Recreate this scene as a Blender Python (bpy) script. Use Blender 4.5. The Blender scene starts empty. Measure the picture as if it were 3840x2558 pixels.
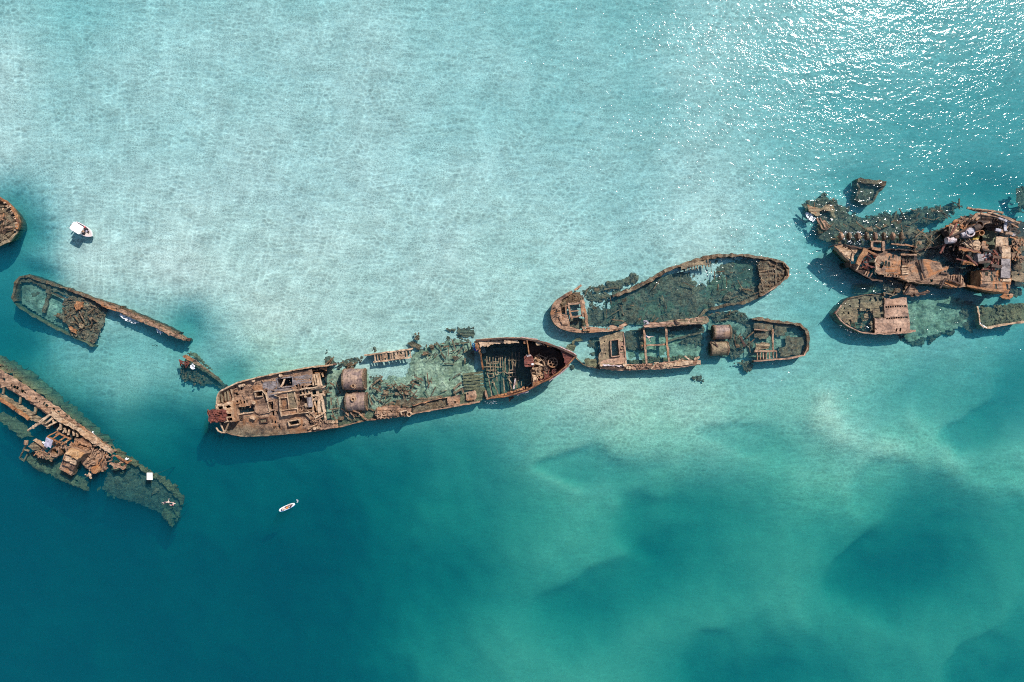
import bpy, bmesh, math, random
import numpy as np
from mathutils import Vector, noise
from mathutils.geometry import tessellate_polygon

# ------------------------------------------------------------------ camera, sky, sun, exposure
scene = bpy.context.scene
col = scene.collection
H = 130.0                       # drone height over the water in metres
PPM = 20.0                      # photograph pixels per metre at the water surface
cam_d = bpy.data.cameras.new('camera')
cam = bpy.data.objects.new('camera', cam_d); col.objects.link(cam)
cam.location = (0, 0, H); cam.rotation_euler = (0, 0, 0)
cam_d.sensor_width = 36.0; cam_d.lens = 36.0 * H / 192.0
cam_d.clip_start = 1.0; cam_d.clip_end = 3000.0
scene.camera = cam

SUN_EL = math.radians(46.0)
SUN_AZ = math.radians(40.0)     # from +Y towards +X
world = bpy.data.worlds.new('World'); scene.world = world; world.use_nodes = True
wn = world.node_tree; wn.nodes.clear()
wo = wn.nodes.new('ShaderNodeOutputWorld'); wb = wn.nodes.new('ShaderNodeBackground')
sky = wn.nodes.new('ShaderNodeTexSky'); sky.sky_type = 'NISHITA'; sky.sun_disc = False
sky.sun_elevation = SUN_EL; sky.sun_rotation = SUN_AZ
wb.inputs['Strength'].default_value = 0.105
wn.links.new(sky.outputs[0], wb.inputs[0]); wn.links.new(wb.outputs[0], wo.inputs[0])

sun_d = bpy.data.lights.new('sun', 'SUN'); sun_d.energy = 4.2; sun_d.angle = math.radians(0.5)
sun_d.color = (1.0, 0.95, 0.88)
sun = bpy.data.objects.new('sun', sun_d); col.objects.link(sun)
sd = Vector((math.sin(SUN_AZ) * math.cos(SUN_EL), math.cos(SUN_AZ) * math.cos(SUN_EL), math.sin(SUN_EL)))
sun.rotation_euler = (-sd).to_track_quat('-Z', 'Y').to_euler()
sun.location = (60, 80, 100)

scene.view_settings.view_transform = 'Standard'; scene.view_settings.look = 'None'
scene.view_settings.exposure = 0.38; scene.view_settings.gamma = 1.0
scene.view_settings.use_curve_mapping = False
scene.cycles.use_denoising = False; scene.cycles.filter_width = 1.05
scene.cycles.transparent_max_bounces = 16
scene.cycles.max_bounces = 6
scene.cycles.volume_bounces = 0

# ------------------------------------------------------------------ node helpers
def new_mat(name):
    m = bpy.data.materials.new(name); m.use_nodes = True; m.node_tree.nodes.clear()
    return m, m.node_tree
class NT:
    def __init__(s, nt): s.nt = nt
    def n(s, t, **kw):
        nd = s.nt.nodes.new(t)
        for k, v in kw.items():
            if k.startswith('i_'): nd.inputs[k[2:].replace('_', ' ')].default_value = v
            else: setattr(nd, k, v)
        return nd
    def l(s, a, b): s.nt.links.new(a, b)
    def math(s, op, a, b=None, c=None):
        nd = s.nt.nodes.new('ShaderNodeMath'); nd.operation = op
        for i, v in enumerate((a, b, c)):
            if v is None: continue
            if isinstance(v, (int, float)): nd.inputs[i].default_value = v
            else: s.l(v, nd.inputs[i])
        return nd.outputs[0]
    def ramp(s, fac, stops, interp='LINEAR'):
        nd = s.nt.nodes.new('ShaderNodeValToRGB'); cr = nd.color_ramp; cr.interpolation = interp
        while len(cr.elements) < len(stops): cr.elements.new(0.5)
        for e, (p, c) in zip(cr.elements, stops):
            e.position = p; e.color = c if len(c) == 4 else (*c, 1)
        s.l(fac, nd.inputs[0]); return nd.outputs[0]
    def mix(s, fac, a, b, blend='MIX'):
        nd = s.nt.nodes.new('ShaderNodeMix'); nd.data_type = 'RGBA'; nd.blend_type = blend
        for k, v in ((0, fac), (6, a), (7, b)):
            if isinstance(v, (int, float)): nd.inputs[k].default_value = v
            elif isinstance(v, tuple): nd.inputs[k].default_value = v if len(v) == 4 else (*v, 1)
            else: s.l(v, nd.inputs[k])
        return nd.outputs[2]
    def noise(s, vec, scale, detail=4, rough=0.55, dist=0.0):
        nd = s.n('ShaderNodeTexNoise'); nd.inputs['Scale'].default_value = scale
        nd.inputs['Detail'].default_value = detail; nd.inputs['Roughness'].default_value = rough
        nd.inputs['Distortion'].default_value = dist
        s.l(vec, nd.inputs['Vector']); return nd.outputs[0]
    def mapping(s, vec, rot=(0, 0, 0), scale=(1, 1, 1), loc=(0, 0, 0)):
        nd = s.n('ShaderNodeMapping'); nd.inputs['Rotation'].default_value = (rot[0]+.47, rot[1]+.31, rot[2]) if scale[2] == 0 else rot
        nd.inputs['Scale'].default_value = scale; nd.inputs['Location'].default_value = (.37+loc[0], .71+loc[1], .43+loc[2])
        s.l(vec, nd.inputs['Vector']); return nd.outputs[0]

# ------------------------------------------------------------------ sea bed heights
# depth in metres, one row every 1/12 of the frame's height, one column every 1/16 of its width
DG = np.array([[float(v) for v in r.split()] for r in '''
1.40 1.52 1.42 1.32 1.32 1.32 1.32 1.44 1.54 1.64 1.74 1.36 1.63 1.91 2.18 2.22 2.22
1.00 1.32 1.22 1.12 1.12 1.12 1.12 1.34 1.44 1.54 1.64 1.39 1.67 2.07 2.35 2.52 2.52
0.90 1.22 1.12 1.12 1.12 1.12 1.12 1.34 1.44 1.54 1.64 1.39 1.93 2.47 2.88 3.02 3.02
1.10 1.12 1.02 1.02 1.02 1.02 1.12 1.12 1.22 1.32 1.42 1.14 1.68 2.35 2.86 3.10 3.30
3.00 1.12 0.92 0.87 0.92 0.92 1.02 1.02 1.12 1.22 1.32 1.04 1.55 2.22 2.96 3.20 3.40
5.00 1.32 0.92 0.82 0.87 0.92 1.02 1.02 1.12 1.22 1.42 1.27 1.81 2.22 2.76 2.80 3.00
7.00 2.50 2.00 2.20 1.10 1.05 1.10 1.20 1.40 1.60 1.80 2.00 2.00 2.20 2.30 2.50 3.20
7.00 4.00 2.40 3.00 2.80 2.00 1.60 1.80 1.90 1.30 1.30 1.50 2.10 1.90 3.00 3.60 3.80
13.00 11.70 6.50 9.10 8.45 7.15 6.24 5.20 3.30 2.42 2.20 2.31 2.53 1.98 2.64 2.86 2.64
14.30 14.30 13.00 11.00 11.00 11.00 8.10 6.06 4.90 3.92 4.41 4.14 3.61 3.37 4.22 4.34 3.85
14.30 14.30 14.30 13.00 13.00 13.00 8.66 7.62 4.90 4.41 4.90 4.14 4.10 5.81 6.66 5.07 4.10
13.00 13.00 13.00 13.00 13.00 12.35 8.10 6.06 4.41 4.90 4.02 4.44 4.40 4.52 4.64 4.28 4.15
12.35 13.00 13.00 13.00 13.00 11.05 8.10 5.02 3.83 3.63 4.02 5.90 5.86 5.37 4.52 4.64 5.13
'''.strip().split('\n')])
# scoured hollows and sand bars: centre, radii, turn (photo pixels), metres added
HOLLOWS = [
 (700, 1225, 62, 70, 0.5, 1.5), (870, 1400, 70, 50, -0.4, 1.2), (560, 1590, 80, 130, 0.6, 1.2), (60, 800, 85, 90, 0, 1.4),
 (120, 880, 70, 60, 0, 1.2), (3700, 720, 180, 75, 0.1, 1.6), (3200, 690, 110, 60, 0, .9), (3060, 900, 60, 80, 0, 0.9), (150, 1030, 80, 40, .3, 1.6),
]
# tide-cut pools: centre, radii, turn, metres deeper (or shallower), direction of the steep bank (degrees, photo sense), bank softness
POOLS = [
 (2200, 1752, 170, 50, 0, 1.116, 180, 0.675), (2560, 1960, 250, 150, -0.1, 1.24, 180, 0.6075), (2330, 2225, 320, 120, -0.33, 1.364, 215, 0.675),
 (3350, 2115, 245, 135, -0.45, 1.35, 190, 0.54), (3420, 1900, 230, 130, 0.5, 0.744, 200, 0.675), (2790, 2490, 240, 140, 0, 1.364, 200, 0.675),
 (3780, 2490, 260, 120, -0.2, 1.364, 200, 0.81), (3760, 1540, 240, 90, -0.5, 0.992, 180, 0.81), (2150, 1990, 225, 190, 0.2, -0.6, 10, 0.6075), (2890, 1660, 260, 70, 0.1, 0.558, 180, 0.81),
]
RIDGES = [
 ([(3075, 1500), (3095, 1560), (3140, 1625), (3240, 1680), (3430, 1720), (3600, 1765), (3700, 1800), (3860, 1860)], 50, -.62),
 ([(2960, 2420), (3000, 2250), (3060, 2120), (3170, 2020), (3235, 1930), (3245, 1850), (3340, 1800)], 95, -.6),
 ([(3060, 2120), (3150, 2230), (3260, 2330), (3420, 2440)], 80, -.45), ([(2640, 2420), (2800, 2300), (2960, 2190)], 90, -.45),
 ([(3400, 1560), (3480, 1640), (3560, 1730)], 40, -.4),
]
def NOISE2(x, y, seed):
    """smooth value noise on arrays"""
    T = np.random.RandomState(seed).uniform(-1, 1, (64, 64)); xi, yi = np.floor(x).astype(int), np.floor(y).astype(int)
    fx, fy = x-xi, y-yi; fx, fy = fx*fx*(3-2*fx), fy*fy*(3-2*fy)
    g = lambda i, j: T[(yi+j) % 64, (xi+i) % 64]
    return (g(0, 0)*(1-fx)+g(1, 0)*fx)*(1-fy)+(g(0, 1)*(1-fx)+g(1, 1)*fx)*fy
def _cr(p0, p1, p2, p3, t):
    return 0.5 * (2*p1 + (p2-p0)*t + (2*p0-5*p1+4*p2-p3)*t*t + (3*p1-p0-3*p2+p3)*t*t*t)
def depth_px(px, py):
    gx = np.clip(px / 240.0, 0, 16); gy = np.clip(py / (2558/12.0), 0, 12)
    ix = np.minimum(gx.astype(int), 15); iy = np.minimum(gy.astype(int), 11)
    tx = gx - ix; ty = gy - iy
    P = np.pad(DG, 1, mode='edge')
    rows = [_cr(P[iy+j, ix], P[iy+j, ix+1], P[iy+j, ix+2], P[iy+j, ix+3], tx) for j in range(4)]
    d = _cr(*rows, ty)
    for cx, cy, rx, ry, a, m in HOLLOWS:
        dx, dy = px - cx, py - cy
        u = (dx*math.cos(a) + dy*math.sin(a)) / rx; v = (-dx*math.sin(a) + dy*math.cos(a)) / ry
        d = d + m * np.exp(-(u*u + v*v) * 0.9)
    wx = NOISE2(px*.006, py*.006, 1)*34+NOISE2(px*.02, py*.02, 2)*12; wy = NOISE2(px*.006, py*.006, 5)*34+NOISE2(px*.02, py*.02, 7)*12
    qx, qy = px+wx, py+wy
    for cx, cy, rx, ry, a, m, dr, soft in POOLS:
        dx, dy = qx - cx, qy - cy
        u = (dx*math.cos(a) + dy*math.sin(a)) / rx; v = (-dx*math.sin(a) + dy*math.cos(a)) / ry
        r = np.hypot(u, v); s_ = (dx*math.cos(math.radians(dr)) + dy*math.sin(math.radians(dr))) / (np.hypot(dx, dy)+1e-6)
        w = soft*1.5 - (soft*1.5-.16)*np.clip(s_*1.3, 0, 1)
        k = np.clip((1+w-r)/(2*w), 0, 1); d = d + m*k*k*(3-2*k)
    for pl, wd, m in RIDGES:
        best = np.full(px.shape, 1e9)
        for (ax, ay), (bx, by) in zip(pl, pl[1:]):
            ex, ey = bx-ax, by-ay; t = np.clip(((qx-ax)*ex+(qy-ay)*ey)/(ex*ex+ey*ey), 0, 1)
            best = np.minimum(best, np.hypot(ax+t*ex-qx, ay+t*ey-qy))
        d = d + m*np.exp(-(best/wd)**2)
    return np.maximum(d, 0.5)
def _lin():
    fine = np.linspace(-105, 105, 281)
    out = np.array([115, 130, 150, 180, 230, 300, 420, 600.0])
    return np.concatenate([-out[::-1], fine, out])
XS, YS = _lin(), _lin()
GX, GY = np.meshgrid(XS, YS)
D = np.full(GX.shape, 2.0)
for _ in range(3):
    s = H / (H + D)
    D = depth_px(GX*s*PPM + 1920, 1279 - GY*s*PPM)
random.seed(5)
NZ = np.array([[noise.noise((x*.09, y*.09, 0))*0.13 + noise.noise((x*.3, y*.3, 3))*0.05 if abs(x) < 106 and abs(y) < 106 else 0 for x in XS] for y in YS])
BED = -(D * (1 + NZ))
def bed(x, y):
    i = min(max(int(np.searchsorted(XS, x)) - 1, 0), len(XS)-2); j = min(max(int(np.searchsorted(YS, y)) - 1, 0), len(YS)-2)
    tx = min(max((x-XS[i])/(XS[i+1]-XS[i]), 0), 1); ty = min(max((y-YS[j])/(YS[j+1]-YS[j]), 0), 1)
    return float((BED[j, i]*(1-tx)+BED[j, i+1]*tx)*(1-ty) + (BED[j+1, i]*(1-tx)+BED[j+1, i+1]*tx)*ty)

def link_mesh(name, verts, faces, mat, parent=None, smooth=False, loc=None):
    me = bpy.data.meshes.new(name); me.from_pydata(verts, [], faces); me.update()
    if mat: me.materials.append(mat)
    if smooth:
        me.polygons.foreach_set('use_smooth', [True]*len(me.polygons))
    o = bpy.data.objects.new(name, me); col.objects.link(o)
    if parent: o.parent = parent
    if loc is not None: o.location = loc
    return o
def grid_faces(nx, ny):
    return [(j*nx+i, j*nx+i+1, (j+1)*nx+i+1, (j+1)*nx+i) for j in range(ny-1) for i in range(nx-1)]

# ------------------------------------------------------------------ sand and water
def mat_sand():
    m, nt = new_mat('sand'); t = NT(nt)
    o = t.n('ShaderNodeOutputMaterial'); b = t.n('ShaderNodeBsdfPrincipled')
    g = t.n('ShaderNodeNewGeometry').outputs['Position']
    big = t.noise(t.mapping(g, scale=(1, 1, 0)), 0.06, 5, 0.6)
    fin = t.noise(t.mapping(g, rot=(0, 0, 0.5), scale=(.7, 1.0, 1)), 1.3, 6, 0.75, .6)
    c1 = t.ramp(big, [(0.3, (0.525, 0.515, 0.50)), (0.7, (0.565, 0.555, 0.54))])
    sy = t.n('ShaderNodeSeparateXYZ'); t.l(g, sy.inputs[0])
    yy = t.math('ADD', t.math('MULTIPLY', sy.outputs[1], -0.016), t.math('MULTIPLY', t.math('SUBTRACT', big, .5), .6))
    c1 = t.mix(1.0, c1, t.ramp(t.math('ADD', yy, .45), [(0.0, (1.0, .985, 1.0)), (0.45, (1.02, 1, .95)), (0.62, (1.04, 1.02, .88)), (0.85, (.94, 1.06, .82)), (1.0, (.85, 1.10, .80))]), 'MULTIPLY')
    c = t.mix(0.8, c1, t.ramp(fin, [(0.3, (0.80, 0.82, 0.83)), (0.7, (1.08, 1.08, 1.07))]), 'MULTIPLY')
    t.l(c, b.inputs['Base Color']); b.inputs['Roughness'].default_value = 0.9
    b.inputs['Specular IOR Level'].default_value = 0.1
    rip = t.noise(t.mapping(g, rot=(0, 0, -0.45), scale=(.45, 1.3, 0)), 0.9, 4, 0.6, 0.6)
    bp = t.n('ShaderNodeBump'); bp.inputs['Strength'].default_value = 0.35; bp.inputs['Distance'].default_value = 0.25
    t.l(rip, bp.inputs['Height']); t.l(bp.outputs[0], b.inputs['Normal'])
    t.l(b.outputs[0], o.inputs['Surface']); return m
def mat_water():
    m, nt = new_mat('sea_water'); t = NT(nt)
    o = t.n('ShaderNodeOutputMaterial')
    g = t.n('ShaderNodeNewGeometry').outputs['Position']
    # ripples as a real slope of the surface: long swell lines, wind ripples, small chop
    sw = t.noise(t.mapping(g, rot=(0, 0, 0.42), scale=(.3, 1, 0)), 0.28, 1, 0.5, 0.4)
    w1 = t.noise(t.mapping(g, rot=(0, 0, 0.35), scale=(.7, 1, 0)), 0.85, 1.5, 0.5, 0.5)
    w2 = t.noise(t.mapping(g, rot=(0, 0, -0.3), scale=(.8, 1, 0)), 2.3, 2.5, 0.55, 0.2)
    hgt = t.math('ADD', t.math('ADD', t.math('MULTIPLY', sw, WAVE[0]), t.math('MULTIPLY', w1, WAVE[1])), t.math('MULTIPLY', w2, t.math('MULTIPLY', t.ramp(t.noise(t.mapping(g, rot=(.3, .4, .5), scale=(.5, 1, 1)), .11, 3, .6), [(.35, (.55, .55, .55)), (.65, (1.2, 1.2, 1.2))]), WAVE[2])))
    bp = t.n('ShaderNodeBump'); bp.inputs['Strength'].default_value = 1.0; bp.inputs['Distance'].default_value = 1.0
    t.l(hgt, bp.inputs['Height'])
    gl = t.n('ShaderNodeBsdfGlossy'); gl.inputs["Roughness"].default_value = 0.105
    t.l(bp.outputs[0], gl.inputs['Normal'])
    fr = t.n('ShaderNodeFresnel'); fr.inputs['IOR'].default_value = 1.33
    # caustic light painted into the surface's transparent colour: a cell net and diagonal streaks
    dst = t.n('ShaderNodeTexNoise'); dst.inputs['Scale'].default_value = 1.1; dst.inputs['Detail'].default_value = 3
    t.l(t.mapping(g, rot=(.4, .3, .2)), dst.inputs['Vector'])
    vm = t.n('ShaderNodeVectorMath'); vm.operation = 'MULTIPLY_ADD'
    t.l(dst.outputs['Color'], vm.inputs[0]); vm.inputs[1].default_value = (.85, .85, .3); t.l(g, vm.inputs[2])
    caustic_nets = []
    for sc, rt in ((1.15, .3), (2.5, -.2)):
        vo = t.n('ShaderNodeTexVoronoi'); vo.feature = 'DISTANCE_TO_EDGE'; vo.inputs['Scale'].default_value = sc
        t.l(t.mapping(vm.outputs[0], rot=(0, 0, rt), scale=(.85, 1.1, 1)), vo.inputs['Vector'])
        caustic_nets.append(t.ramp(vo.outputs['Distance'], [(0.0, (1, 1, 1)), (0.08, (.60, .60, .60)), (0.22, (.30, .30, .30)), (0.5, (.08, .08, .08))]))
    lens = t.mix(t.ramp(t.noise(t.mapping(g, rot=(.5, .2, .1)), .22, 3, .6, .5), [(.38, (0, 0, 0)), (.62, (1, 1, 1))]), caustic_nets[0], caustic_nets[1])
    lens = t.math('ADD', t.math('MULTIPLY', lens, .56), t.math('MULTIPLY', t.noise(t.mapping(g, rot=(.5, .2, .5), scale=(.6, 1, .8)), 2.6, 5, .75), .46))  # painted caustic brightness: cell net plus fine noise
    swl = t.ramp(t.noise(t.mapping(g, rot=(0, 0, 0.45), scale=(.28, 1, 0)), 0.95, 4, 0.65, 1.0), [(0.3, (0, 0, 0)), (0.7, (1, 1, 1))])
    caustic_amt = t.n('ShaderNodeAttribute'); caustic_amt.attribute_name = 'caustic_amt'
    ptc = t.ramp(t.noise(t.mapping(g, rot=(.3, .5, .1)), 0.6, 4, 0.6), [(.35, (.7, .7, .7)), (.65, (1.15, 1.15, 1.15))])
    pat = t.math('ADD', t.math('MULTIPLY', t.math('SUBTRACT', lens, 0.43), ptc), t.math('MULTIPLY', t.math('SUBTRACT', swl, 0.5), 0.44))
    val = t.math('ADD', t.math('MULTIPLY', pat, caustic_amt.outputs['Fac']), 0.97)
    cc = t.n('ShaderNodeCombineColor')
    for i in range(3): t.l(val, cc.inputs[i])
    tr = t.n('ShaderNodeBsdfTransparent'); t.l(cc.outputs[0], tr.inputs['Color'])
    mx = t.n('ShaderNodeMixShader'); t.l(fr.outputs[0], mx.inputs[0]); t.l(tr.outputs[0], mx.inputs[1]); t.l(gl.outputs[0], mx.inputs[2])
    t.l(mx.outputs[0], o.inputs['Surface'])
    va = t.n('ShaderNodeVolumeAbsorption'); va.inputs['Density'].default_value = ABS[0]; va.inputs['Color'].default_value = (*ABS[1], 1)
    vs = t.n('ShaderNodeVolumeScatter'); vs.inputs['Density'].default_value = SCA[0]; vs.inputs['Color'].default_value = (*SCA[1], 1)
    ad = t.n('ShaderNodeAddShader'); t.l(va.outputs[0], ad.inputs[0]); t.l(vs.outputs[0], ad.inputs[1])
    t.l(ad.outputs[0], o.inputs['Volume']); return m
WAVE = (0.14, 0.13, 0.088)
ABS = (0.29, (0.0, 0.77, 0.86))
SCA = (0.074, (0.0, 0.63, 1.0))

bed_o = link_mesh('seabed', np.stack([GX.ravel(), GY.ravel(), BED.ravel()], 1).tolist(), grid_faces(len(XS), len(YS)), mat_sand(), smooth=True)
bed_o['kind'] = 'structure'; bed_o['label'] = 'pale rippled sand bed under clear turquoise water'
def build_water():
    nx, ny = len(XS), len(YS)
    top = [(x, y, 0.0) for y in YS for x in XS]; f = grid_faces(nx, ny)
    ids = [i for i in range(nx)] + [j*nx+nx-1 for j in range(1, ny)] + [(ny-1)*nx+i for i in range(nx-2, -1, -1)] + [j*nx for j in range(ny-2, 0, -1)]
    b0 = len(top); bot = [(top[i][0], top[i][1], -24.0) for i in ids]
    n = len(ids)
    for k in range(n): f.append((ids[(k+1) % n], ids[k], b0+k, b0+(k+1) % n))
    f.append(tuple(b0+k for k in range(n-1, -1, -1)))
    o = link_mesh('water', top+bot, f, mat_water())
    a = o.data.attributes.new('caustic_amt', 'FLOAT', 'POINT')
    sh = np.clip(1.35 - (-BED.ravel())*0.30, 0.10, 1.0)  # strength of the painted caustics, weaker over deeper bed
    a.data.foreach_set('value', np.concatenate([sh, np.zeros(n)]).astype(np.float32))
    o['kind'] = 'structure'; o['label'] = 'clear turquoise sea with fine ripples and sun glints'
    return o
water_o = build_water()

# ------------------------------------------------------------------ mesh helpers
# a frame (x0, y0, s) reads plan coordinates taken off one enlargement of the photograph
S0 = (0, 0, 1.0)
F1 = (750, 1200, .29333); F2 = (1200, 1200, .26786); F3 = (1700, 1200, .2551); F4 = (2040, 920, .24231)
F5 = (2500, 920, .31891); F6 = (2080, 1150, .23789); F7 = (2980, 640, .31878); F8 = (3380, 720, .3827)
G1 = (0, 1280, .30612); G2 = (300, 1560, .29333); G3 = (0, 980, .21687); G4 = (380, 1080, .28063)
G5 = (0, 660, .20408); G6 = (3080, 1040, .19134); G7 = (1000, 1840, .07652); G8 = (220, 800, .10204)
RND = random.Random(11)
def pt(F, cx, cy, z=0.0):
    k = (H - z) / H / PPM
    return ((F[0] + cx*F[2] - 1920)*k, (1279 - F[1] - cy*F[2])*k, z)
def zv(z, cx, cy): return z(cx, cy) if callable(z) else z
def tilt(p, q, r):
    """height over a frame's plan as the plane through three (x, y, z) points"""
    A = np.array([[a[0], a[1], 1.0] for a in (p, q, r)]); s = np.linalg.solve(A, np.array([a[2] for a in (p, q, r)]))
    return lambda x, y: float(s[0]*x + s[1]*y + s[2])
def resample(path, step, closed):
    out = []; n = len(path); m = n if closed else n-1
    for i in range(m):
        a, b = path[i], path[(i+1) % n]
        L = math.hypot(b[0]-a[0], b[1]-a[1]); k = max(1, int(L/step))
        for j in range(k):
            t = j/k; out.append(tuple(a[q]+(b[q]-a[q])*t for q in range(len(a))))
    if not closed: out.append(tuple(path[-1]))
    return out
def inside(poly, x, y):
    c = False; n = len(poly); j = n-1
    for i in range(n):
        xi, yi = poly[i][:2]; xj, yj = poly[j][:2]
        if (yi > y) != (yj > y) and x < (xj-xi)*(y-yi)/(yj-yi) + xi: c = not c
        j = i
    return c
def edge_dist(poly, x, y):
    d = 1e9; n = len(poly)
    for i in range(n):
        ax, ay = poly[i][:2]; bx, by = poly[(i+1) % n][:2]
        dx, dy = bx-ax, by-ay; L = dx*dx+dy*dy or 1e-9
        t = min(1, max(0, ((x-ax)*dx+(y-ay)*dy)/L)); d = min(d, math.hypot(ax+t*dx-x, ay+t*dy-y))
    return d
_ico = None
def ico():
    global _ico
    if _ico is None:
        b = bmesh.new(); bmesh.ops.create_icosphere(b, subdivisions=2, radius=1.0); b.verts.index_update()
        _ico = ([v.co.copy() for v in b.verts], [tuple(v.index for v in f.verts) for f in b.faces]); b.free()
    return _ico
class MB:
    def __init__(s): s.v = []; s.f = []; s.smooth = False
    def add(s, vs, fs):
        b = len(s.v); s.v += [tuple(v) for v in vs]; s.f += [tuple(b+i for i in f) for f in fs]; return s
    def plate(s, F, poly, z, t=.12, holes=(), jag=.07, seg=.45, sag=0.06):
        st = seg*PPM/F[2]; jj = jag*PPM/F[2]; loops = []
        for k, lp in enumerate([poly]+list(holes)):
            step = st if k == 0 else st*.6
            q = resample(lp, step, True)
            loops.append([(x+RND.gauss(0, jj*(1 if k == 0 else .6)), y+RND.gauss(0, jj*(1 if k == 0 else .6))) for x, y in q])
        L3 = [[Vector(pt(F, x, y, zv(z, x, y)+RND.gauss(0, sag*.5))) for x, y in lp] for lp in loops]
        flat = [[Vector((p.x, p.y, 0)) for p in lp] for lp in L3]
        tri = tessellate_polygon(flat); allv = [p for lp in L3 for p in lp]; n = len(allv)
        fs = []
        for a, b, c in tri:
            p, q, r = allv[a], allv[b], allv[c]
            if (q.x-p.x)*(r.y-p.y)-(q.y-p.y)*(r.x-p.x) < 0: b, c = c, b
            fs.append((a, b, c)); fs.append((n+a, n+c, n+b))
        o = 0
        for lp in L3:
            m = len(lp)
            for i in range(m): fs.append((o+i, o+(i+1) % m, n+o+(i+1) % m, n+o+i))
            o += m
        return s.add(allv+[p-Vector((0, 0, t)) for p in allv], fs)
    def wall(s, F, path, ztop, zbot, t=.14, jag=.08, closed=False, lean=None, gap=0.0, seg=.5):
        """ztop: number, function, or None to read a third number of each path point; lean = (cx, cy, share) draws the foot inwards"""
        q = resample(path, seg*PPM/F[2], closed); n = len(q)
        top = []; 
        for p in q:
            zt = p[2] if ztop is None else zv(ztop, p[0], p[1])
            top.append(Vector(pt(F, p[0], p[1], zt)))
        vs = []; fs = []
        for i, p in enumerate(top):
            a = top[(i-1) % n] if closed or i > 0 else p; b = top[(i+1) % n] if closed or i < n-1 else p
            d = Vector((b.x-a.x, b.y-a.y, 0)); d = d.normalized() if d.length > 1e-6 else Vector((1, 0, 0))
            nr = Vector((-d.y, d.x, 0))*(t*.5*(1+RND.gauss(0, .25 if jag else 0)))
            zb = zbot if not callable(zbot) else zbot(p.x, p.y)
            dz = RND.gauss(0, jag); foot = Vector((p.x, p.y, min(zb, p.z-.05)))
            if lean is not None:
                c = Vector(pt(F, lean[0], lean[1], 0)); foot.x += (c.x-foot.x)*lean[2]; foot.y += (c.y-foot.y)*lean[2]
            w = Vector((RND.gauss(0, jag*.5), RND.gauss(0, jag*.5), dz))
            vs += [p+nr+w, p-nr+w, foot-nr, foot+nr]
        m = n if closed else n-1
        for i in range(m):
            if gap and RND.random() < gap: continue
            a = 4*i; b = 4*((i+1) % n)
            fs += [(a, b, b+1, a+1), (a+1, b+1, b+2, a+2), (a+3, a+2, b+2, b+3), (b, a, a+3, b+3)]
        if not closed: fs += [(0, 1, 2, 3), (4*n-1, 4*n-2, 4*n-3, 4*n-4)]
        return s.add(vs, fs)
    def beam(s, F, a, b, z, w=.25, h=.25, jag=.12):
        za, zb = z if isinstance(z, tuple) else (z, z)
        A = Vector(pt(F, a[0], a[1], za)); B = Vector(pt(F, b[0], b[1], zb)); d = B-A
        n = max(1, int(d.length/.6)); u = d.normalized(); sd_ = Vector((-u.y, u.x, 0)).normalized() if abs(u.z) < .99 else Vector((1, 0, 0))
        up = u.cross(sd_); up = -up if up.z < 0 else up
        vs = []; fs = []
        for i in range(n+1):
            p = A+d*(i/n)+Vector((RND.gauss(0, jag*w), RND.gauss(0, jag*w), RND.gauss(0, jag*h)))
            ww = w*.5*(1+RND.gauss(0, jag)); 
            vs += [p+sd_*ww, p-sd_*ww, p-sd_*ww-up*h, p+sd_*ww-up*h]
        for i in range(n):
            a_ = 4*i; b_ = a_+4
            fs += [(a_, b_, b_+1, a_+1), (a_+1, b_+1, b_+2, a_+2), (a_+2, b_+2, b_+3, a_+3), (a_+3, b_+3, b_, a_)]
        fs += [(0, 1, 2, 3), (4*n+3, 4*n+2, 4*n+1, 4*n)]
        return s.add(vs, fs)
    def tube(s, P, r, n=8, caps=True):
        """round bar or pipe through world points P, r one radius or one per point"""
        P = [Vector(p) for p in P]; R = r if isinstance(r, (list, tuple)) else [r]*len(P)
        vs = []; fs = []
        for i, p in enumerate(P):
            d = (P[min(i+1, len(P)-1)]-P[max(i-1, 0)]).normalized()
            a = d.orthogonal().normalized() if abs(d.z) > .95 else Vector((-d.y, d.x, 0)).normalized(); b = d.cross(a)
            for k in range(n):
                g = 2*math.pi*k/n; vs.append(p+(a*math.cos(g)+b*math.sin(g))*R[i])
        for i in range(len(P)-1):
            for k in range(n): fs.append((i*n+k, i*n+(k+1) % n, (i+1)*n+(k+1) % n, (i+1)*n+k))
        if caps: fs += [tuple(range(n-1, -1, -1)), tuple((len(P)-1)*n+k for k in range(n))]
        return s.add(vs, fs)
    def pipe(s, F, pts, r, n=8): return s.tube([pt(F, *p) for p in pts], r, n)
    def post(s, F, c, r, z0, z1, n=12, hollow=False, cap=0):
        x, y, _ = pt(F, c[0], c[1], z1)
        if not hollow:
            P = [(x, y, z0), (x, y, z1)]; R = [r, r*.96]
            if cap: P += [(x, y, z1+.01), (x, y, z1+.12)]; R += [r*cap, r*cap*.9]
            return s.tube(P, R, n)
        vs = []; fs = []
        for rr, zz in ((r, z0), (r, z1), (r*.72, z1), (r*.72, z0)):
            vs += [(x+rr*math.cos(2*math.pi*k/n), y+rr*math.sin(2*math.pi*k/n), zz) for k in range(n)]
        for j in range(3):
            for k in range(n): fs.append((j*n+k, j*n+(k+1) % n, (j+1)*n+(k+1) % n, (j+1)*n+k))
        return s.add(vs, fs)
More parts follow.
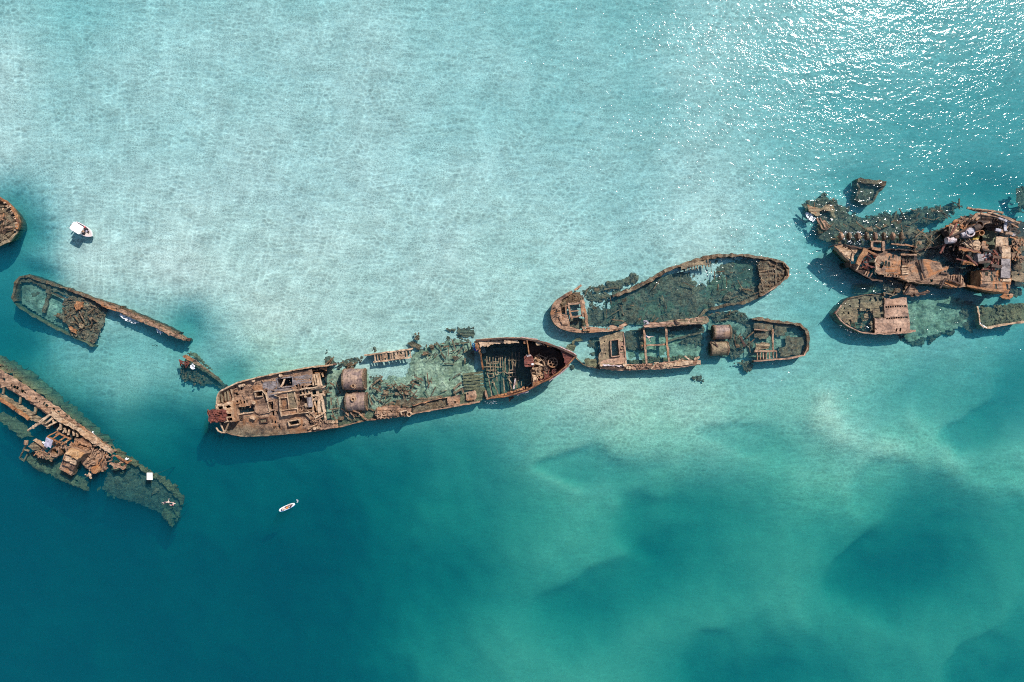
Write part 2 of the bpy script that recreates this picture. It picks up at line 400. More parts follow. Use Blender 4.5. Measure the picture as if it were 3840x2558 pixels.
    def rock(s, c, r, sq=.7, rough=.28):
        V, Fc = ico(); o = Vector((RND.random()*90, RND.random()*90, RND.random()*90)); an = RND.random()*6.28
        sx, sy = RND.uniform(.7, 1.35), RND.uniform(.7, 1.35); ca, sa = math.cos(an), math.sin(an); vs = []
        for v in V:
            k = r*(1+rough*2*noise.noise(v*1.7+o)+rough*noise.noise(v*4+o)); x, y = v.x*k*sx, v.y*k*sy
            vs.append((c[0]+x*ca-y*sa, c[1]+x*sa+y*ca, c[2]+v.z*k*sq))
        return s.add(vs, Fc)
    def rocks(s, F, poly, n, size, z=(-.2, .2), base='bed', sq=.6, thin=0.0):
        xs = [p[0] for p in poly]; ys = [p[1] for p in poly]; k = 0; tries = 0
        while k < n and tries < n*30:
            tries += 1; x = RND.uniform(min(xs), max(xs)); y = RND.uniform(min(ys), max(ys))
            if not inside(poly, x, y): continue
            if thin and noise.noise((x*F[2]*.035, y*F[2]*.035, 7.7)) < thin: continue
            p = pt(F, x, y, -1); zb = bed(p[0], p[1]) if base == 'bed' else zv(base, x, y)
            zz = zb+RND.uniform(*z); p = pt(F, x, y, zz); k += 1
            s.rock(p, (size[0]+(size[1]-size[0])*RND.random()**2.2)*.6, sq)
        return s
    def mound(s, F, poly, zlo, zhi, cell=.25, fq=.55, seed=0.0, bias=.15, fade=1.2, flat=.55):
        """crusted heap: a sheet of lumps that dips under the sand where the heap is thin"""
        W = [pt(F, p[0], p[1], -.6) for p in poly]
        x0, x1 = min(p[0] for p in W), max(p[0] for p in W); y0, y1 = min(p[1] for p in W), max(p[1] for p in W)
        nx, ny = int((x1-x0)/cell)+1, int((y1-y0)/cell)+1; idx = {}; vs = []
        for j in range(ny+1):
            for i in range(nx+1):
                x, y = x0+i*cell+RND.gauss(0, cell*.18), y0+j*cell+RND.gauss(0, cell*.18)
                if not inside(W, x, y): continue
                e = min(1, edge_dist(W, x, y)/fade)
                h = .5+noise.noise((x*fq*.35, y*fq*.35, seed))*.55+noise.noise((x*fq, y*fq, seed+5))*.42+noise.noise((x*fq*3.3, y*fq*3.3, seed+9))*.42+RND.gauss(0, .08)+bias
                b = bed(x, y); fx_, fy_ = (x*PPM+1920-F[0])/F[2], (1279-y*PPM-F[1])/F[2]; lo = zv(zlo, fx_, fy_); hi = lo+(zv(zhi, fx_, fy_)-lo)*flat
                z = b-.35+(lo-b+.35)*min(1, e*1.6)*max(0, min(1, h*2.2)) if h < .45 else lo+(hi-lo)*(h-.45)*e
                idx[(i, j)] = len(vs); vs.append((x, y, min(z, hi)))
        fs = [(idx[i, j], idx[i+1, j], idx[i+1, j+1], idx[i, j+1]) for j in range(ny) for i in range(nx)
              if (i, j) in idx and (i+1, j) in idx and (i, j+1) in idx and (i+1, j+1) in idx]
        return s.add(vs, fs)
    def floor(s, F, poly, z, seed=3.3, amp=.4):
        lo = (lambda x, y: z(x, y)-amp*.5) if callable(z) else z-amp*.5
        return s.mound(F, poly, lo, (lambda x, y: z(x, y)+amp*.5) if callable(z) else z+amp*.5, .34, .5, seed, .42, 1.5, 1.0)
    def junk(s, F, poly, n, z, ln=(.6, 2.2), w=(.08, .25)):
        """loose bars, bent plates and pipe ends lying about"""
        xs = [p[0] for p in poly]; ys = [p[1] for p in poly]; k = 0; tries = 0
        while k < n and tries < n*40:
            tries += 1; x = RND.uniform(min(xs), max(xs)); y = RND.uniform(min(ys), max(ys))
            if not inside(poly, x, y): continue
            k += 1; a = RND.random()*6.28; L = RND.uniform(*ln)*PPM/F[2]*.5; zz = zv(z, x, y)+RND.uniform(-.1, .35)
            p, q = (x-L*math.cos(a), y-L*math.sin(a)), (x+L*math.cos(a), y+L*math.sin(a)); r = RND.random()
            if r < .6: s.beam(F, p, q, (zz+RND.uniform(-.1, .3), zz), RND.uniform(*w), RND.uniform(.08, .22))
            elif r < .8: s.pipe(F, [(*p, zz), (x, y, zz+RND.uniform(0, .3)), (*q, zz)], RND.uniform(.05, .16), 6)
            else:
                m = L*.5; s.plate(F, [(x-m, y-m*.6), (x+m*.8, y-m*.7), (x+m, y+m*.5), (x-m*.6, y+m*.7)], tilt((x, y, zz), (x+m, y, zz+RND.uniform(-.3, .3)), (x, y+m, zz+RND.uniform(-.3, .3))), .06, (), .08, .3)
        return s
    def put(s, name, mat, parent=None, kind=None, label=None, smooth=False):
        org = Vector((0, 0, 0)); p = parent
        while p is not None: org += Vector(p.location); p = p.parent
        loc = Vector((0, 0, 0))
        if parent is None and s.v:
            loc = Vector((sum(v[0] for v in s.v)/len(s.v), sum(v[1] for v in s.v)/len(s.v), min(v[2] for v in s.v))); org = loc
        o = link_mesh(name, [(v[0]-org.x, v[1]-org.y, v[2]-org.z) for v in s.v], s.f, mat, parent, smooth, loc)
        if kind: o['kind'] = kind
        if label: o['label'] = label
        return o
def tag(o, label, cat, group=None, kind=None):
    o['label'] = label; o['category'] = cat
    if group: o['group'] = group
    if kind: o['kind'] = kind
    return o
def thing(name, label, cat, F, c, group=None, z=None):
    o = bpy.data.objects.new(name, None); col.objects.link(o)
    x, y, _ = pt(F, c[0], c[1], 0); o.location = (x, y, bed(x, y) if z is None else z); o.empty_display_size = .5
    return tag(o, label, cat, group)
def beams(root, name, mat, F, rows, w=.22, h=.25):
    for r in rows:
        z = r[4]; ww = r[5] if len(r) > 5 else w
        MB().beam(F, r[:2], r[2:4], z, ww, h if len(r) < 7 else r[6]).put(name, mat, root)
def quad(x, y, w, h, a=-.2):
    c, s = math.cos(a), math.sin(a)
    return [(x+dx*c-dy*s, y+dx*s+dy*c) for dx, dy in ((-w/2, -h/2), (w/2, -h/2), (w/2, h/2), (-w/2, h/2))]
def blobq(x, y, r, n=7): return [(x+r*math.cos(6.283*k/n)*RND.uniform(.7, 1.2), y+r*math.sin(6.283*k/n)*RND.uniform(.7, 1.2)) for k in range(n)]

# ------------------------------------------------------------------ materials
def rust(name, base, dark, light, scale=1.0, orange=None, crust=.0, rough=.8, bump=.5, amt=.5, silt=0):
    m, nt = new_mat(name); t = NT(nt)
    o = t.n('ShaderNodeOutputMaterial'); b = t.n('ShaderNodeBsdfPrincipled')
    g = t.n('ShaderNodeNewGeometry').outputs['Position']
    n1 = t.noise(g, .7*scale, 6, .68, .3); n2 = t.noise(g, 3.2*scale, 5, .7); n3 = t.noise(t.mapping(g, loc=(17, 5, 3)), .33*scale, 5, .65, .8)
    c = t.ramp(n1, [(.36, dark), (.5, base), (.68, light)])
    c = t.mix(1.0, c, t.ramp(n2, [(.33, (.25, .25, .26)), (.48, (1, 1, 1)), (.68, (1.42, 1.4, 1.36))]), 'MULTIPLY')
    if orange: c = t.mix(t.ramp(n3, [(.52, (0, 0, 0)), (.62, (amt, amt, amt))]), c, orange)
    if crust:
        vo = t.n('ShaderNodeTexVoronoi'); vo.inputs['Scale'].default_value = 3.0*scale; t.l(g, vo.inputs['Vector'])
        c = t.mix(crust, c, t.ramp(vo.outputs['Distance'], [(.1, tuple(min(1, x*1.9) for x in light)), (.55, dark)]))
    if silt:
        sx = t.n('ShaderNodeSeparateXYZ'); t.l(t.n('ShaderNodeNewGeometry').outputs['True Normal'], sx.inputs[0])
        up = t.ramp(sx.outputs[2], [(.55, (0, 0, 0)), (.9, (silt, silt, silt))])
        c = t.mix(t.math('MULTIPLY', up, t.ramp(t.noise(g, .8, 5, .7, .5), [(.44, (0, 0, 0)), (.62, (1, 1, 1))])), c, (.30, .28, .20))
    t.l(c, b.inputs['Base Color']); b.inputs['Roughness'].default_value = rough
    b.inputs['Specular IOR Level'].default_value = .35
    h = t.math('ADD', t.math('MULTIPLY', n2, .5), n1)
    bp = t.n('ShaderNodeBump'); bp.inputs['Strength'].default_value = bump; bp.inputs['Distance'].default_value = .3
    t.l(h, bp.inputs['Height']); t.l(bp.outputs[0], b.inputs['Normal']); t.l(b.outputs[0], o.inputs['Surface'])
    return m
def plain(name, c, rough=.5, var=.15):
    m, nt = new_mat(name); t = NT(nt)
    o = t.n('ShaderNodeOutputMaterial'); b = t.n('ShaderNodeBsdfPrincipled')
    g = t.n('ShaderNodeNewGeometry').outputs['Position']
    f = t.ramp(t.noise(g, 4, 4, .6), [(.3, (1-var,)*3), (.7, (1+var*.4,)*3)])
    t.l(t.mix(1.0, (*c, 1), f, 'MULTIPLY'), b.inputs['Base Color']); b.inputs['Roughness'].default_value = rough
    t.l(b.outputs[0], o.inputs['Surface']); return m
M = dict(
 tan=rust('rust_tan', (.275, .165, .105), (.085, .050, .036), (.41, .265, .175), 1, (.36, .155, .06), rough=.7),
 tanb=rust('rust_buff', (.31, .185, .125), (.15, .085, .058), (.43, .275, .19), .7, (.38, .19, .10), rough=.6, amt=.35),
 tanc=rust('rust_umber', (.235, .140, .088), (.075, .045, .034), (.36, .235, .15), 1.1, (.42, .16, .05), rough=.7, amt=.7),
 olive=rust('rust_weedy', (.215, .160, .098), (.090, .070, .050), (.33, .25, .155), 1.3, (.13, .12, .07), rough=.75),
 pale=rust('rust_pale', (.43, .295, .19), (.17, .10, .065), (.56, .41, .29), 1, (.34, .16, .06), rough=.75),
 orange=rust('rust_orange', (.27, .12, .052), (.11, .05, .03), (.40, .22, .11), 1.2, (.36, .13, .035), rough=.7),
 red=rust('rust_red', (.135, .040, .030), (.060, .024, .022), (.23, .075, .050), 1.2, (.25, .075, .03), rough=.65),
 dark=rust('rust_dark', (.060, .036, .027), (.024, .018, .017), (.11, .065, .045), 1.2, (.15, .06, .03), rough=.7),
 grey=rust('plate_grey', (.215, .185, .185), (.13, .105, .10), (.30, .255, .245), .9, (.22, .15, .10), rough=.6),
 boiler=rust('boiler_plate', (.23, .155, .125), (.12, .085, .085), (.36, .245, .165), .8, (.34, .19, .10), rough=.5, bump=.25),
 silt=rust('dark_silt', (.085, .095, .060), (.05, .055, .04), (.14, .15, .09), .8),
 crust=rust('encrusted', (.105, .066, .038), (.016, .012, .010), (.25, .16, .09), 1.9, (.20, .13, .06), crust=.3, silt=.35, rough=.85, bump=.9),
 crustb=rust('encrusted_brown', (.125, .074, .042), (.020, .015, .012), (.26, .16, .09), 1.7, (.21, .115, .05), crust=.3, silt=.45, rough=.8, bump=.9),
 weed=rust('weed_flat', (.13, .12, .066), (.055, .055, .034), (.22, .20, .11), 1.4, (.17, .13, .07), crust=.15, rough=.85, bump=.7),
 weedfloor=rust('weedy_sand', (.30, .285, .20), (.14, .135, .09), (.42, .40, .30), .8, (.19, .185, .10), rough=.9),
 floor=rust('silted_plate', (.27, .27, .205), (.12, .12, .09), (.40, .385, .31), .8, (.14, .13, .09), rough=.9),
 white=plain('white_paint', (.80, .80, .78), .4, .06), rub=rust('chalky_paint', (.50, .42, .42), (.30, .18, .15), (.62, .56, .56), 1.5, (.25, .09, .06)),
 steel=rust('bare_steel', (.34, .32, .36), (.20, .17, .18), (.46, .44, .48), 1.2, (.25, .15, .1), rough=.4),
)

# ================================================================== the long steam wreck in the middle
w1 = thing('shipwreck', 'longest rusty shipwreck with covered stern, sunken middle and open red bow, at the centre', 'shipwreck', S0, (1450, 1440), 'rusting shipwrecks in the shallows')
dz = lambda x, y: 1.9-(y-700)/750*2.25+(x-900)/900*.35
deck = [(228, 1060), (225, 990), (262, 925), (330, 885), (480, 812), (700, 750), (900, 710), (1150, 664), (1430, 628), (1440, 700), (1430, 820), (1280, 900), (1272, 1010), (1300, 1190), (1390, 1210), (1480, 1290), (1600, 1290), (1750, 1310), (1765, 1370), (1500, 1415), (1200, 1446), (900, 1472), (600, 1487), (450, 1472), (345, 1437), (290, 1380), (300, 1310), (440, 1295), (425, 1050)]
hol = [[(985, 757), (1175, 736), (1185, 838), (1002, 858)], [(437, 1125), (688, 1088), (690, 1172), (440, 1200)], [(705, 925), (788, 915), (795, 963), (712, 975)], [(876, 1050), (930, 1042), (940, 1138), (887, 1150)],
 [(770, 1266), (848, 1256), (855, 1304), (777, 1312)], [(1135, 1302), (1248, 1282), (1260, 1325), (1147, 1345)], [(462, 1035), (488, 1030), (494, 1055), (467, 1060)], [(508, 1240), (533, 1236), (535, 1264), (510, 1266)]]
for x, y, w, h in ((470, 945, 26, 50), (522, 1045, 24, 60), (565, 1050, 24, 40), (600, 1040, 22, 44), (850, 915, 26, 36), (1160, 870, 26, 44), (1238, 845, 32, 84), (1273, 845, 20, 84), (1310, 858, 36, 34), (1355, 856, 30, 30), (1410, 755, 24, 26), (1420, 800, 28, 50), (965, 895, 20, 60), (930, 915, 26, 24), (938, 1195, 28, 62), (985, 1185, 22, 60), (920, 1290, 18, 60), (962, 1305, 26, 40), (945, 1378, 26, 36), (970, 1375, 16, 40), (1015, 1360, 22, 66), (1325, 1347, 34, 20), (1256, 1040, 38, 44), (832, 985, 22, 60), (645, 1090, 26, 20), (1405, 1310, 26, 66), (545, 945, 16, 16), (700, 1050, 18, 20), (640, 1300, 16, 14), (530, 880, 20, 44), (450, 860, 16, 30), (725, 1295, 16, 12)):
    hol.append(quad(x, y, w*.8, h*.9, RND.uniform(-.35, 0)))
MB().plate(F1, deck, dz, .12, hol, .04, .5, .05).put('deck', M['tan'], w1)
MB().plate(F1, [(300, 1330), (460, 1240), (700, 1225), (960, 1345), (1010, 1440), (900, 1468), (600, 1483), (450, 1468), (350, 1430)], lambda x, y: dz(x, y)+.025, .05, [hol[4], hol[7]], .12, .5, .04).put('weedy_deck', M['olive'], w1, label='low side of the stern deck, awash and green with weed')
rail = [(213, 1075), (213, 990), (248, 920), (320, 878), (480, 800), (700, 740), (900, 700), (1150, 650), (1400, 606), (1620, 585), (1670, 575)]
MB().wall(F1, rail, lambda x, y: 2.75-(y-700)/750*1.5, -3.5, .24, .05).put('bulwark', M['pale'], w1)
MB().wall(F1, [(1765, 1370), (1500, 1418), (1200, 1449), (900, 1475), (600, 1490), (450, 1476), (340, 1440), (285, 1385), (225, 1230), (213, 1075)], lambda x, y: max(dz(x, y)-.05, -.5)+(.1 if x > 500 else .35), -4.5, .16, .04).put('hull', M['tan'], w1)
MB().wall(F1, [(1430, 640), (1600, 660), (1600, 1280)], -.5, -3, .2, .2).put('bulkhead', M['dark'], w1)
MB().beam(F1, (1640, 588), (1745, 562), 1.4, .35, .3, .25).put('rail_stub', M['dark'], w1)
MB().plate(F1, [(230, 1080), (260, 930), (500, 815), (900, 718), (1600, 610), (1615, 1290), (1700, 1370), (900, 1460), (450, 1460), (290, 1340)], -1.1, .1, (), .1, .8).put('hold_shade_sheet', M['dark'], w1)  # dark sheet standing in for the shade below the stern deck
# grey worn plates on the deck
for pl in ([(800, 795), (975, 757), (985, 868), (850, 890), (802, 880)], [(1192, 735), (1428, 690), (1425, 790), (1290, 825), (1195, 835)], [(850, 905), (1000, 870), (1140, 860), (1200, 895), (1000, 930), (960, 1010), (870, 1010)]):
    MB().plate(F1, pl, lambda x, y: dz(x, y)+.03, .05, [h for h in hol[8:] if inside(pl, *h[0]) and inside(pl, *h[2])], .1, .4, .03).put('deck_plate', M['grey'], w1)
# raised house floors, low house walls and hatch coamings
for pl, mt in (([(1000, 945), (1110, 922), (1118, 990), (1015, 1000)], 'tan'), ([(1120, 920), (1195, 910), (1235, 1130), (1138, 1138)], 'olive'), ([(1030, 1165), (1240, 1135), (1245, 1195), (1040, 1228)], 'tan'), ([(700, 1088), (860, 1052), (882, 1188), (742, 1212), (702, 1170)], 'tan')):
    MB().plate(F1, pl, lambda x, y: dz(x, y)+.32, .32, (), .05, .4, .04).put('house_floor', M[mt], w1)
for p_, hh in (([(1015, 1118), (1036, 1232), (1240, 1196), (1390, 1180)], .9), ([(950, 965), (1010, 985), (1025, 1120)], .7), ([(1200, 905), (1232, 1040), (1252, 1190)], .6), ([(1112, 922), (1138, 1136)], .5), ([(1032, 1160), (1240, 1132)], .6), ([(1000, 1002), (1112, 990)], .45), ([(690, 912), (795, 902), (842, 960), (858, 1035)], .7), ([(860, 1032), (890, 1182)], .5), ([(440, 1214), (690, 1178)], .35), ([(1385, 1180), (1410, 1240), (1440, 1290)], .6), ([(395, 885), (415, 960), (420, 1045)], .5)):
    MB().wall(F1, p_, lambda x, y: dz(x, y)+hh, -.6, .17, .05).put('house_wall', M['pale'], w1)
for q_, hh, mt in (([(698, 917), (794, 904), (804, 974), (706, 985)], .55, 'pale'), ([(1122, 1296), (1264, 1272), (1278, 1330), (1142, 1357)], .75, 'pale'), ([(758, 1262), (854, 1250), (863, 1310), (770, 1320)], .35, 'dark'), ([(452, 1028), (492, 1022), (499, 1063), (460, 1068)], .45, 'tan'), ([(870, 1043), (935, 1035), (945, 1146), (882, 1157)], .4, 'tan'), ([(500, 1234), (540, 1230), (542, 1270), (504, 1272)], .3, 'dark'), ([(978, 750), (1182, 728), (1192, 845), (996, 866)], .22, 'grey')):
    MB().wall(F1, q_, lambda x, y: dz(x, y)+hh, -1.0, .2, .04, True).put('hatch_coaming', M[mt], w1)
beams(w1, 'loose_beam', M['pale'], F1, [(1088, 738, 1035, 858, 1.9, .3), (900, 942, 1050, 922, 2.1, .2), (1050, 922, 1190, 900, 2.1, .22), (1190, 898, 1605, 845, 2.3, .24), (1275, 962, 1425, 936, 1.9, .22)])
# open deck beams at the broken end
beams(w1, 'deck_beam', M['pale'], F1, [(1452, 690, 1485, 830, 1.7, .26), (1485, 680, 1520, 845, 1.7, .4), (1520, 675, 1548, 845, 1.7, .26), (1560, 680, 1572, 730, 1.7), (1430, 690, 1450, 840, 1.7), (1420, 892, 1445, 1180, 1.3, .3), (1500, 880, 1525, 1190, 1.3, .5), (1565, 860, 1592, 975, 1.3, .3), (1548, 960, 1588, 1180, 1.2, .42), (1585, 1180, 1612, 1285, .9, .3), (1420, 893, 1585, 868, 1.4), (1430, 972, 1592, 942, 1.3, .3), (1440, 1020, 1545, 1008, 1.2, .4), (1430, 1200, 1592, 1178, 1.0), (1460, 1040, 1500, 1160, 1.1, .3), (1298, 890, 1312, 950, 1.6), (1338, 885, 1355, 948, 1.6), (1378, 882, 1396, 942, 1.6), (1480, 985, 1500, 1010, 1.2, .4)], .24, .3)
MB().plate(F1, [(1418, 645), (1500, 628), (1620, 603), (1625, 655), (1540, 668), (1430, 688)], 1.85, .1, [blobq(1520, 640, 14)], .12, .3).put('side_plate', M['orange'], w1)
MB().plate(F1, [(1300, 955), (1420, 940), (1445, 1120), (1320, 1150), (1290, 1060)], .5, .1, [blobq(1350, 1000, 22), blobq(1380, 1100, 25)], .1, .4).put('sunken_floor', M['dark'], w1)
for a, b, r in (((1395, 985), (1412, 1112), .5), ((1340, 975), (1365, 970), .42), ((1345, 1095), (1375, 1088), .42)):
    MB().pipe(F1, [(*a, 1.35), (*b, 1.35)], r, 12).put('pipe', M['grey'] if r == .5 else M['pale'], w1, smooth=False)
MB().junk(F1, [(1265, 1100), (1440, 1080), (1450, 1200), (1300, 1190)], 16, lambda x, y: dz(x, y)+.2, (.5, 1.5)).put('collapsed_frames', M['tan'], w1)
beams(w1, 'collapsed_beam', M['pale'], F1, [(1375, 1150, 1470, 1240, 1.2, .28), (1340, 1195, 1460, 1300, 1.0, .26), (1470, 1255, 1592, 1182, 1.4, .26), (1480, 1232, 1560, 1200, 1.3), (1456, 1190, 1480, 1285, 1.1), (1390, 1145, 1450, 1165, 1.0), (1400, 1375, 1500, 1330, .8, .2), (1380, 1390, 1440, 1360, .6, .3)], .24)
MB().junk(F1, [(1380, 1190), (1560, 1190), (1600, 1280), (1520, 1340), (1420, 1320)], 30, lambda x, y: dz(x, y)+.3, (.5, 1.6)).put('collapsed_plating', M['tan'], w1)
MB().rocks(F1, [(1480, 1260), (1560, 1270), (1550, 1330), (1480, 1330)], 14, (.15, .4), (.1, .4), dz).put('crust_lump', M['pale'], w1, 'stuff')
m_ = MB()
for k in range(11): m_.beam(F1, (1600+k*15, 1275+RND.uniform(0, 14)), (1607+k*15, 1320), .9, .22, .3, .2)
m_.put('broken_frame_ends', M['pale'], w1, 'stuff')
MB().plate(F1, [(1480, 1300), (1750, 1305), (1765, 1372), (1500, 1412)], .55, .1, [quad(x, 1300+RND.uniform(-5, 12), 22, 34) for x in (1550, 1590, 1640, 1690)], .08, .35).put('side_deck', M['tan'], w1)
# stern: steering gear housing on the counter and rudder struts
MB().plate(F1, [(205, 1085), (300, 1062), (415, 1040), (430, 1110), (425, 1200), (455, 1295), (315, 1305), (328, 1250), (335, 1160), (205, 1160)], 2.2, .2, [[(228, 1108), (300, 1100), (290, 1140), (235, 1142)], [(322, 1105), (372, 1085), (398, 1112), (345, 1130)], [(336, 1202), (400, 1198), (398, 1230), (338, 1232)], [(345, 1258), (410, 1245), (418, 1285), (350, 1290)], [(275, 1072), (305, 1062), (305, 1078), (280, 1085)]], .06, .35).put('counter_frame', M['pale'], w1)
MB().wall(F1, [(205, 1085), (415, 1040), (455, 1295), (315, 1305), (205, 1160)], 2.1, -.4, .15, .06, True).put('counter_side', M['tan'], w1)
MB().plate(F1, [(92, 1162), (190, 1160), (325, 1150), (332, 1290), (230, 1300), (122, 1310), (105, 1240)], 2.6, .25, [blobq(240, 1190, 16), blobq(215, 1250, 14)], .1, .3, .25).put('steering_housing', M['red'], w1, label='red rusty housing jutting from the stern')
MB().wall(F1, [(92, 1162), (325, 1150), (332, 1290), (122, 1310)], 2.5, .2, .15, .1, True).put('housing_side', M['red'], w1)
MB().junk(F1, [(110, 1175), (320, 1160), (325, 1285), (130, 1300)], 26, 2.55, (.5, 1.5)).put('steering_gear', M['red'], w1)
for p_ in ([(258, 1318, 1.4), (290, 1390, 1), (312, 1442, .6)], [(370, 1308, 1.6), (345, 1370, 1.1), (318, 1440, .6)], [(205, 1372, 1.0), (235, 1420, .9), (275, 1440, .8), (325, 1440, .7)]):
    MB().pipe(F1, p_, .16, 8).put('rudder_strut', M['pale'], w1)
beams(w1, 'plank', M['olive'], F1, [(270, 940, 285, 1050, 1.55, .3), (310, 910, 330, 1035, 1.6, .3), (350, 900, 368, 1030, 1.6, .3), (240, 960, 250, 1060, 1.5, .3)], .3, .1)
for x, y in ((515, 842), (552, 832), (1030, 712), (682, 775), (1465, 1385), (1510, 1374), (660, 1245), (690, 1255), (690, 1058)):
    MB().post(F1, (x, y), .27, dz(x, y)-.1, dz(x, y)+.6, 10, cap=1.25).put('bollard', M['pale'], w1)
MB().rocks(F1, deck, 220, (.06, .24), (0, .05), dz, .5).put('deck_debris', M['tan'], w1, 'stuff')
MB().junk(F1, [(450, 850), (950, 740), (1000, 900), (700, 900), (600, 1040), (450, 1040)], 16, lambda x, y: dz(x, y)+.02, (.3, 1.0), (.06, .16)).put('deck_scrap', M['tan'], w1, 'stuff')

# middle: low hull sides, sunken deck and side plating
MB().wall(F2, [(240, 1500), (420, 1460), (640, 1400), (800, 1388), (930, 1372), (1300, 1312), (1560, 1266), (1800, 1222), (2240, 1142)], lambda x, y: -.22 if x < 700 else .12, -4.5, .25, .06).put('hull', M['tan'], w1)
MB().plate(F2, [(240, 1490), (280, 1400), (640, 1330), (700, 1230), (790, 1260), (800, 1385), (640, 1396)], -.55, .1, (), .12, .5, .1).put('sunken_deck', M['weed'], w1)
MB().plate(F2, [(770, 1230), (960, 1190), (1130, 1210), (1285, 1240), (1275, 1330), (1100, 1352), (920, 1372), (800, 1385)], .45, .15, [blobq(990, 1280, 18), blobq(1080, 1330, 30), blobq(1200, 1330, 26), blobq(900, 1350, 16)], .12, .35, .15).put('side_deck', M['tan'], w1)
MB().junk(F2, [(800, 1260), (1130, 1250), (1120, 1350), (810, 1380)], 26, .5, (.5, 1.6)).put('deck_fittings', M['tan'], w1)
MB().pipe(F2, [(950, 1330, .75), (1085, 1322, .75)], .34, 12).put('winch_drum', M['tan'], w1)
MB().post(F2, (1245, 1322), .45, 0, 1.1, 14, True).put('mooring_pipe', M['pale'], w1)
beams(w1, 'rail_post', M['pale'], F2, [(1130, 1280, 1145, 1330, 1.1), (1215, 1258, 1235, 1310, 1.1), (1120, 1290, 1225, 1262, 1.2), (800, 1230, 805, 1385, .7)], .22, .3)
MB().plate(F2, [(780, 1225), (1130, 1115), (1500, 1080), (1640, 1060), (1700, 1082), (1300, 1190), (1285, 1240), (960, 1185)], -.15, .12, [blobq(1150, 1200, 18)], .2, .5, .12).put('sunken_deck', M['crustb'], w1)
MB().plate(F2, [(1292, 1200), (1500, 1140), (1700, 1092), (1785, 1105), (1790, 1205), (1560, 1262), (1300, 1318)], -.12, .1, [blobq(1460, 1140, 22), blobq(1650, 1130, 16)], .06, .5, .04).put('side_plate', M['crust'], w1)
MB().plate(F2, [(1785, 1085), (1950, 1045), (1962, 1165), (1880, 1200), (1800, 1212)], .1, .12, [blobq(1892, 1155, 18)], .1, .4).put('side_deck', M['tan'], w1)
MB().wall(F2, [(1292, 1200), (1500, 1140), (1790, 1080), (1800, 1170)], .45, -.6, .15, .12).put('hatch_coaming', M['tan'], w1)
for k in range(6):
    y0, y1 = 785+k*43, 752+k*47
    MB().plate(F3, [(135+k*4, y0), (432+k*5, y1), (436+k*5, y1+36), (138+k*4, y0+34)], -.32-.05*(k % 2), .12, (), .04, .4, .04).put('hatch_board', M['weed'], w1)
MB().plate(F3, [(180, 1062), (330, 1037), (345, 1130), (312, 1182), (190, 1182)], .12, .12, [blobq(210, 1082, 18)], .06, .3).put('hatch_cover', M['tan'], w1)
MB().plate(F3, [(20, 1120), (470, 1000), (490, 1165), (200, 1220), (20, 1262)], -.35, .1, (), .1, .5, .08).put('sunken_deck', M['weed'], w1)
beams(w1, 'coaming_side', M['crustb'], F3, [(130, 1000, 150, 1080, .0, .35), (0, 1080, 130, 1010, -.1, .4), (0, 1010, 120, 920, -.1, .4)], .3)

# the bow: leaning plated sides, foredeck, winch platform and frames in the hold
top = [(325, 292, 3.0), (560, 272, 3.5), (800, 260, 3.9), (1000, 264, 4.2), (1240, 297, 4.5), (1400, 345, 4.7), (1560, 402, 4.9), (1700, 465, 5.1), (1812, 525, 5.3)]
low = [(1812, 525, 5.3), (1700, 655, 4.8), (1540, 790, 4.2), (1400, 880, 3.7), (1200, 975, 3.0), (1100, 1035, 2.5), (930, 1090, 1.9), (780, 1130, 1.3), (560, 1152, .6), (490, 1172, .3)]
MB().wall(F3, top, None, -3.5, .16, .03, lean=(1000, 640, .12)).put('hull', M['red'], w1, label='red plated side of the bow')
MB().wall(F3, low, None, -4.0, .16, .04, lean=(1000, 640, .12)).put('hull', M['red'], w1, label='red plated side of the bow')
def strip(P, w, side, dzz, t=.12, a=0, b=None):
    """narrow plate along a sloping rail, w wide towards one side"""
    q = resample(P, .5*PPM/F3[2], False); m = MB(); n = len(q); vs = []; fs = []
    for i, p in enumerate(q):
        u = q[min(i+1, n-1)]; v = q[max(i-1, 0)]; L = math.hypot(u[0]-v[0], u[1]-v[1]); nx, ny = -(u[1]-v[1])/L*side, (u[0]-v[0])/L*side
        W_ = w*PPM/F3[2]*RND.uniform(.85, 1.15)
        p0 = pt(F3, p[0], p[1], p[2]+dzz); p1 = pt(F3, p[0]+nx*W_, p[1]+ny*W_, p[2]+dzz)
        vs += [p0, p1, (p1[0], p1[1], p1[2]-t), (p0[0], p0[1], p0[2]-t)]
    for i in range(n-1):
        a_, b_ = 4*i, 4*i+4
        fs += [(a_+k, a_+(k+1) % 4, b_+(k+1) % 4, b_+k) for k in range(4)]
    fs += [(3, 2, 1, 0), (4*n-4, 4*n-3, 4*n-2, 4*n-1)]
    return m.add(vs, fs)
strip(top, .30, 1, .06).put('rail', M['dark'], w1); strip(low, .22, 1, .05).put('rail', M['orange'], w1)
strip(top[:5], .10, -1, .03).put('rubbing_strake', M['pale'], w1)
for seg in (((1000, 262, 4.0), (1240, 294, 4.3)), ((1560, 396, 4.7), (1700, 460, 4.9), (1800, 518, 5.1))):
    strip(list(seg), .22, -1, -.2).put('rubbing_strake', M['rub'], w1, label='strip of old pale paint along the bow rail')
for seg in (((1700, 660, 4.6), (1560, 782, 4.0), (1400, 890, 3.4)), ((1100, 1040, 2.3), (930, 1094, 1.7))):
    strip(list(seg), .26, -1, -.15).put('rubbing_strake', M['rub'], w1, label='strip of old pale paint along the bow rail')
